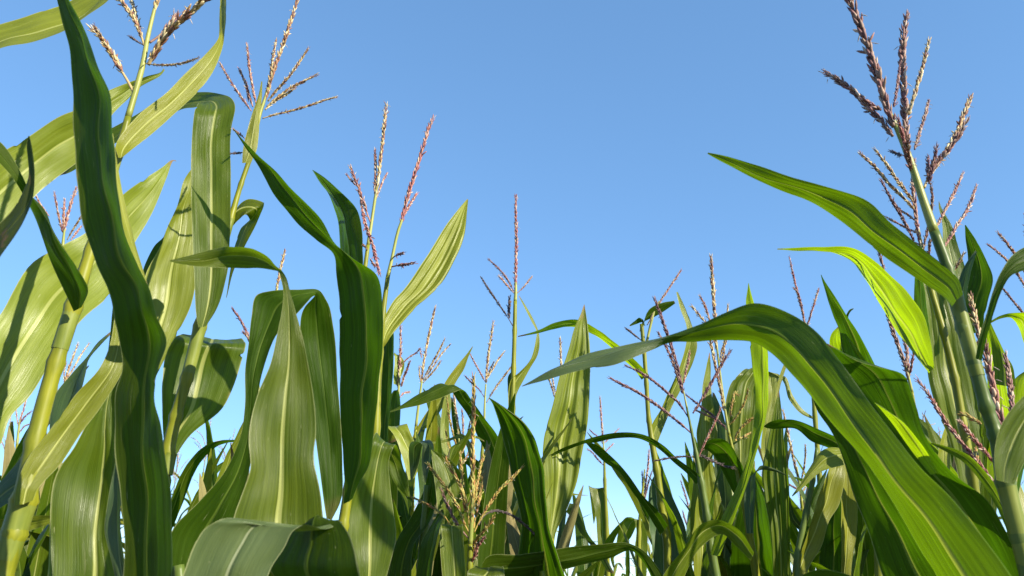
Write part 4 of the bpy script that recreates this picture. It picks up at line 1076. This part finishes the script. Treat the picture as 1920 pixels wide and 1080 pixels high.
MT = Plant('corn plant with a single straw spike peeking up behind the hoop-shaped leaf', 2.0,
           [(545, 1080, 13), (538, 850, 10), (527, 640, 7), (520, 560, 5)])
MT.tassel([(520, 560, 5), (519, 545, 4), (520, 530, 3)],
          [(8, [(518, 548), (522, 525), (527, 500), (534, 471)], 'straw', 0),
           (7, [(508, 640), (490, 625), (478, 620)], 'straw', 0)])
MT2 = Plant('corn plant with two purplish spikes between the short broad leaf and the hoop-shaped leaf', 2.0,
            [(500, 1080, 13), (495, 900, 10), (485, 740, 7), (478, 670, 5)])
MT2.tassel([(478, 670, 5), (474, 650, 4), (470, 640, 3)],
           [(8, [(470, 640), (462, 622), (452, 602), (436, 579)], 'purple', 0),
            (7, [(470, 645), (464, 632), (456, 622)], 'umber', 0)])
FT = Plant('far corn plant with a square-topped folded leaf, right of the pale pleated leaf', 3.3,
           [(1140, 1085, 9), (1138, 1000, 8), (1134, 900, 6), (1133, 860, 4)])
FT.leaf([(1124, 1080, 1142, 1080), (1120, 1010, 1142, 1010), (1116, 960, 1140, 955), (1108, 925, 1136, 920), (1104, 912, 1134, 914), (1106, 925, 1130, 922, .05), (1110, 960, 1120, 955, .08), (1113, 982, 1114, 982, .09)], k=.2, mat='leaf', fold=.3)
FT.tassel([(1133, 860, 4), (1132, 840, 3), (1131, 825, 3)],
          [(6, [(1131, 830), (1129, 805), (1127, 775), (1125, 745)], 'pink', 0),
           (4, [(1130, 832), (1122, 820), (1112, 812), (1106, 806)], 'purple', .1),
           (4, [(1132, 832), (1142, 822), (1152, 812), (1160, 804)], 'pink', .1),
           (4, [(1132, 850), (1142, 840), (1150, 832)], 'pink', .1),
           (5, [(1131, 872), (1120, 860), (1110, 848), (1103, 843)], 'purple', .1)])
FT2 = Plant('far corn plant with one folded leaf, low beside the blue-green to yellow stalk', 3.4,
            [(1200, 1085, 9), (1198, 1000, 7), (1204, 930, 5), (1207, 905, 4)])
FT2.leaf([(1192, 1090, 1212, 1090), (1190, 1030, 1214, 1030), (1192, 985, 1212, 985), (1188, 972, 1208, 975), (1176, 970, 1200, 978, .02), (1160, 995, 1180, 1012, .03), (1154, 1028, 1160, 1030, .04), (1146, 1052, 1148, 1053, .05)], k=.2, mat='leaf', fold=.25)
FT2.tassel([(1207, 905, 4), (1208, 890, 3), (1209, 880, 3)],
           [(6, [(1208, 935), (1211, 905), (1215, 875), (1217, 845)], 'pink', 0),
            (5, [(1206, 935), (1205, 905), (1204, 885)], 'purple', 0),
            (5, [(1209, 935), (1216, 905), (1222, 885)], 'purple', 0)])
FT3 = Plant('far corn plant with two dark slanting spikes in the gap left of the whitish leaf', 3.0,
            [(1312, 1080, 9), (1305, 1030, 7), (1300, 1000, 4)])
FT3.tassel([(1300, 1000, 4), (1298, 990, 3), (1297, 975, 3)],
           [(5, [(1297, 975), (1291, 950), (1284, 925), (1277, 903)], 'purple', 0),
            (5, [(1293, 1005), (1288, 985), (1283, 970), (1280, 958)], 'purple', 0),
            (5, [(1298, 960), (1297, 930), (1295, 895)], 'rose', 0)])
TT = Plant('corn plant with a single straw spike just left of the pale pleated leaf', 2.7,
           [(1052, 1080, 10), (1052, 900, 8), (1051, 780, 5), (1050, 740, 4)])
TT.tassel([(1050, 740, 4), (1050, 715, 3), (1051, 695, 3)],
          [(7, [(1051, 700), (1052, 680), (1051, 660), (1050, 634)], 'straw', 0),
           (6, [(1040, 745), (1036, 730), (1031, 715), (1027, 705)], 'straw', 0),
           (5, [(1042, 740), (1038, 722), (1036, 706)], 'straw', 0)])
CT = Plant('corn plant with a crowd of golden tassel branches, just left of the low golden tassel', 2.0,
           [(862, 1080, 12), (866, 980, 10), (864, 900, 7), (862, 850, 5)])
CT.tassel([(862, 850, 5), (860, 820, 4), (858, 800, 3)],
          [(7, [(860, 815), (857, 785), (853, 760), (850, 735)], 'straw', 0),
           (6, [(858, 845), (850, 815), (843, 785), (838, 745)], 'gold', 0),
           (6, [(865, 845), (868, 815), (868, 790), (866, 768)], 'pink', 0),
           (6, [(866, 850), (876, 825), (880, 800), (884, 780)], 'straw', 0),
           (5, [(856, 870), (846, 850), (840, 830), (836, 808)], 'gold', 0),
           (6, [(868, 870), (878, 850), (886, 830)], 'straw', 0)])
CT.leaf([(842, 960, 862, 960), (832, 870, 852, 870), (826, 800, 842, 800), (832, 750, 846, 752), (840, 725, 842, 726)], k=.4, mat='pale', dY=.1)
CT.leaf([(868, 930, 880, 925), (858, 870, 874, 868), (850, 810, 864, 808), (846, 770, 854, 768), (846, 745, 848, 745)], k=-.4, mat='deep', dY=.05)
CT.leaf([(905, 1040, 925, 1040), (900, 960, 925, 955), (890, 900, 912, 890), (876, 872, 890, 860), (862, 868, 870, 858), (850, 878, 855, 872)], k=-.4, mat='deep', dY=.1)
CT.leaf([(880, 870, 886, 868), (874, 835, 884, 833), (862, 822, 868, 814), (840, 828, 842, 822), (815, 832, 816, 828), (795, 830, 796, 828)], k=.3, mat='pale', dY=-.1)

# ------------------------------------------------------------------ plants of the rows behind, grown to one pattern
def build_generic(seed, H, tassel=True):
    """one corn plant in local coordinates, returned as [(name, object)] under an Empty"""
    rg = random.Random(seed)
    e = bpy.data.objects.new('corn_plant', None)
    e.empty_display_size = 0.1
    COL.objects.link(e)
    lx, ly = rg.uniform(-.05, .05), rg.uniform(-.05, .05)
    pts = [Vector((lx * (h / H) ** 2, ly * (h / H) ** 2, h)) for h in (0, .4, .8, 1.2, 1.5, H - .45, H - .25)]
    path = smooth_path(pts, 4)
    mb = MB()
    mb.tube(path, [0.013 * (1 - 0.62 * p.z / H) * (1.2 if i % 4 == 0 else 1) for i, p in enumerate(path)], 7)
    mb.build('stalk', M[rg.choice(['stalk', 'stalk', 'stalk_blue'])], e)
    az = rg.uniform(0, 6.28)
    for i in range(7):
        h = 1.0 + (H - (.42 if tassel else .30) - 1.0) * i / 6
        az += math.pi + rg.uniform(-.5, .5)
        ln = rg.uniform(.55, .78) * (1 - .32 * max(0, i - 3) / 3)
        wid = rg.uniform(.065, .09) * (1 - .1 * max(0, i - 3))
        th = R(rg.uniform(14, 30)) if tassel else R(rg.uniform(6, 20))
        bend = R(rg.uniform(35, 150)) * (1 - .35 * i / 6)
        if not tassel and rg.random() < .7:
            bend *= .3
        out = Vector((math.cos(az), math.sin(az), 0))
        sd = Vector((-math.sin(az), math.cos(az), 0))
        p = Vector((lx * (h / H) ** 2, ly * (h / H) ** 2, h))
        Ls, Rs = [], []
        N = 9
        kink = rg.uniform(.35, .7)
        tw = rg.uniform(-.9, .9)
        for q in range(N + 1):
            s = q / N
            w = wid * (min(1, .35 + s * 3.2)) * (1 - s ** 2.2) ** .8 + .002
            a = th + bend / (1 + math.exp(-(s - kink) * 9))
            d = out * math.sin(a) + Vector((0, 0, 1)) * math.cos(a)
            nrm = d.cross(sd)
            ss_ = sd * math.cos(tw * s) + nrm * math.sin(tw * s)
            Ls.append(p - ss_ * w / 2)
            Rs.append(p + ss_ * w / 2)
            p = p + d * (ln / N)
        m = rg.choice(['leaf', 'leaf', 'deep', 'pale', 'pale', 'leaf', 'mid'])
        if rg.random() < .07:
            m = 'straw_leaf'
        blade_object('leaf', blade(Ls, Rs, .25, .006, seed * 31 + i, 3, CROSS_LOW), M[m], e)
    if not tassel:
        return e
    top = path[-1]
    m2 = MB()
    pal = rg.choice(['straw', 'pink', 'umber', 'pink'])
    tip = top + Vector((rg.uniform(-.03, .03), rg.uniform(-.03, .03), .34))
    m2.tube([top, top.lerp(tip, .5), tip], [.003, .002, .001], 5, tint=(.4, .38, .16))
    florets_along(m2, smooth_path([top.lerp(tip, .35), top.lerp(tip, .7), tip], 4), .010, pal, rg, 0, .7)
    for i in range(rg.randint(5, 8)):
        a = rg.uniform(0, 6.28)
        b0 = top.lerp(tip, rg.uniform(.1, .4))
        l2 = rg.uniform(.13, .21)
        o2 = Vector((math.cos(a), math.sin(a), 0))
        sp = rg.uniform(.3, .75)
        b1 = b0 + (o2 * sp * .5 + Vector((0, 0, .5))) * l2
        b2 = b0 + (o2 * sp + Vector((0, 0, .9 - .4 * sp))) * l2
        pp = smooth_path([b0, b1, b2], 4)
        m2.tube(pp, [.0013] * len(pp), 4, tint=(.4, .34, .18))
        florets_along(m2, pp, .008, pal, rg, .08, .75)
    m2.build('tassel', M['floret'], e, tint=True)
    return e


protos = [build_generic(100 + i, 2.34) for i in range(6)] + [build_generic(200 + i, 2.2, False) for i in range(6)]
used = set()


def plant_at(x, y, kind, rot, sc, label, group):
    src = protos[kind]
    if kind not in used:
        used.add(kind)
        e = src
    else:
        e = src.copy()
        COL.objects.link(e)
        for ch in list(src.children):
            c = ch.copy()
            COL.objects.link(c)
            c.parent = e
    e.location = (x, y, 0)
    e.rotation_euler = (0, 0, rot)
    e.scale = (sc, sc, sc)
    e['label'] = label
    e['category'] = 'corn plant'
    e['group'] = group
    return e


rg = random.Random(5)
ROWS = [  # px of the tassel tip, py of the tip
    (20, 800), (70, 830), (395, 808), (345, 850), (432, 830), (375, 880), (330, 930), (410, 900),
    (735, 905), (770, 930), (700, 900), (848, 900), (920, 900), (985, 880), (945, 960),
    (1060, 950), (1085, 985), (1110, 1000), (1150, 1000), (1172, 985), (1193, 1010), (1215, 1000), (1262, 960), (1240, 1015),
    (1275, 1000), (1290, 985), (1420, 900), (1445, 930), (1500, 930), (1480, 985), (1540, 960), (1555, 1000),
    (1622, 960), (1640, 990), (1652, 1010), (1632, 1030), (1665, 1000), (1720, 770), (1735, 800), (1755, 830), (1780, 880), (1715, 905),
    (1890, 880), (60, 900), (30, 930), (90, 960), (200, 930), (300, 960)]
for i, (px, py) in enumerate(ROWS):
    H = 2.34 * rg.uniform(.95, 1.05)
    v = (540 - py) / FPX
    Y = (H - EYE) * (CS - v * SN) / (SN + v * CS)
    p = at(px, py, Y)
    lab = 'small far corn plant of the back rows, thin tassel low against the pale sky'
    plant_at(p.x, Y, i % 6, rg.uniform(0, 6.28), H / 2.34, lab, 'far corn plants in the rows behind')

# shorter plants of the nearer rows: foliage filling the lower gaps
SHORT = [(8, 835, 1.5), (38, 870, 1.3), (70, 850, 1.9), (95, 930, 1.3), (345, 838, 2.2), (385, 850, 1.9), (428, 870, 2.4), (360, 925, 1.6), (412, 950, 1.5),
         (745, 830, 1.9), (772, 860, 1.7), (800, 845, 2.2), (842, 820, 2.1), (912, 850, 1.9), (940, 872, 1.75), (990, 890, 2.0), (1002, 955, 1.7),
         (1258, 900, 2.1), (1292, 930, 1.9), (1352, 880, 2.1), (1392, 900, 2.0), (1442, 865, 2.0), (1502, 925, 2.0), (1532, 890, 2.3), (1562, 945, 1.9),
         (1604, 935, 2.4), (1722, 905, 1.7), (1782, 830, 1.5), (1835, 800, 1.5), (1902, 815, 1.5), (1090, 1000, 2.6), (205, 900, 1.3), (470, 930, 1.4), (20, 930, 1.15), (62, 965, 1.1), (335, 900, 1.5), (1620, 940, 2.0),
         (725, 870, 1.6), (758, 900, 1.5), (820, 880, 1.7), (868, 850, 2.3), (890, 900, 1.7), (930, 910, 1.5), (965, 900, 2.4), (1015, 990, 1.6),
         (1272, 890, 2.4), (1325, 850, 2.5), (1370, 840, 2.6), (1410, 860, 2.3), (1462, 900, 2.5), (1485, 860, 2.7), (1548, 880, 2.6), (1580, 900, 2.2), (1745, 860, 1.9), (1808, 780, 1.8)]
for i, (px, py, Y) in enumerate(SHORT):
    p = at(px, py, Y)
    plant_at(p.x, Y, 6 + (i * 5 + 2) % 6, rg.uniform(0, 6.28), p.z / 2.2, 'leafy corn plant with no tassel showing, filling a low gap between nearer leaves', 'leafy corn plants filling the low gaps')

# ------------------------------------------------------------------ ground
b = NT('field_soil')
tc = b.n('ShaderNodeTexCoord')
n1 = b.noise(tc.outputs['Object'], 0.6, 6.0, 0.6)
n2 = b.noise(tc.outputs['Object'], 9.0, 8.0, 0.65)
col = b.mix(b.ramp(n2, .3, .7), (0.060, 0.042, 0.027), (0.130, 0.095, 0.062))
col = b.mix(b.ramp(n1, .45, .7), col, (0.075, 0.085, 0.03))
pr = b.n('ShaderNodeBsdfPrincipled')
b.l(col, pr.inputs['Base Color'])
pr.inputs['Roughness'].default_value = 0.95
bump = b.n('ShaderNodeBump')
bump.inputs['Strength'].default_value = 0.8
bump.inputs['Distance'].default_value = 0.04
b.l(n2, bump.inputs['Height'])
b.l(bump.outputs[0], pr.inputs['Normal'])
out = b.n('ShaderNodeOutputMaterial')
b.l(pr.outputs[0], out.inputs[0])
gv, gf = [], []
ticks = [-3000, -800, -200, -60, -25, -12] + [i * 0.5 for i in range(-16, 17)] + [12, 25, 60, 200, 800, 3000]
for yy in ticks:
    for xx in ticks:
        near = abs(xx) < 9 and abs(yy) < 9
        z = 0.035 * math.sin(xx * 8.3) + 0.02 * math.sin(yy * 5.1 + xx) if near else 0.0
        gv.append((xx, yy, z - 0.03))
m = len(ticks)
for j in range(m - 1):
    for i in range(m - 1):
        gf.append((j * m + i, j * m + i + 1, (j + 1) * m + i + 1, (j + 1) * m + i))
gm = bpy.data.meshes.new('ground')
gm.from_pydata(gv, [], gf)
gm.polygons.foreach_set('use_smooth', [True] * len(gm.polygons))
gm.materials.append(b.m)
g = bpy.data.objects.new('ground', gm)
g['kind'] = 'structure'
g['label'] = 'bare brown soil of the corn field'
COL.objects.link(g)
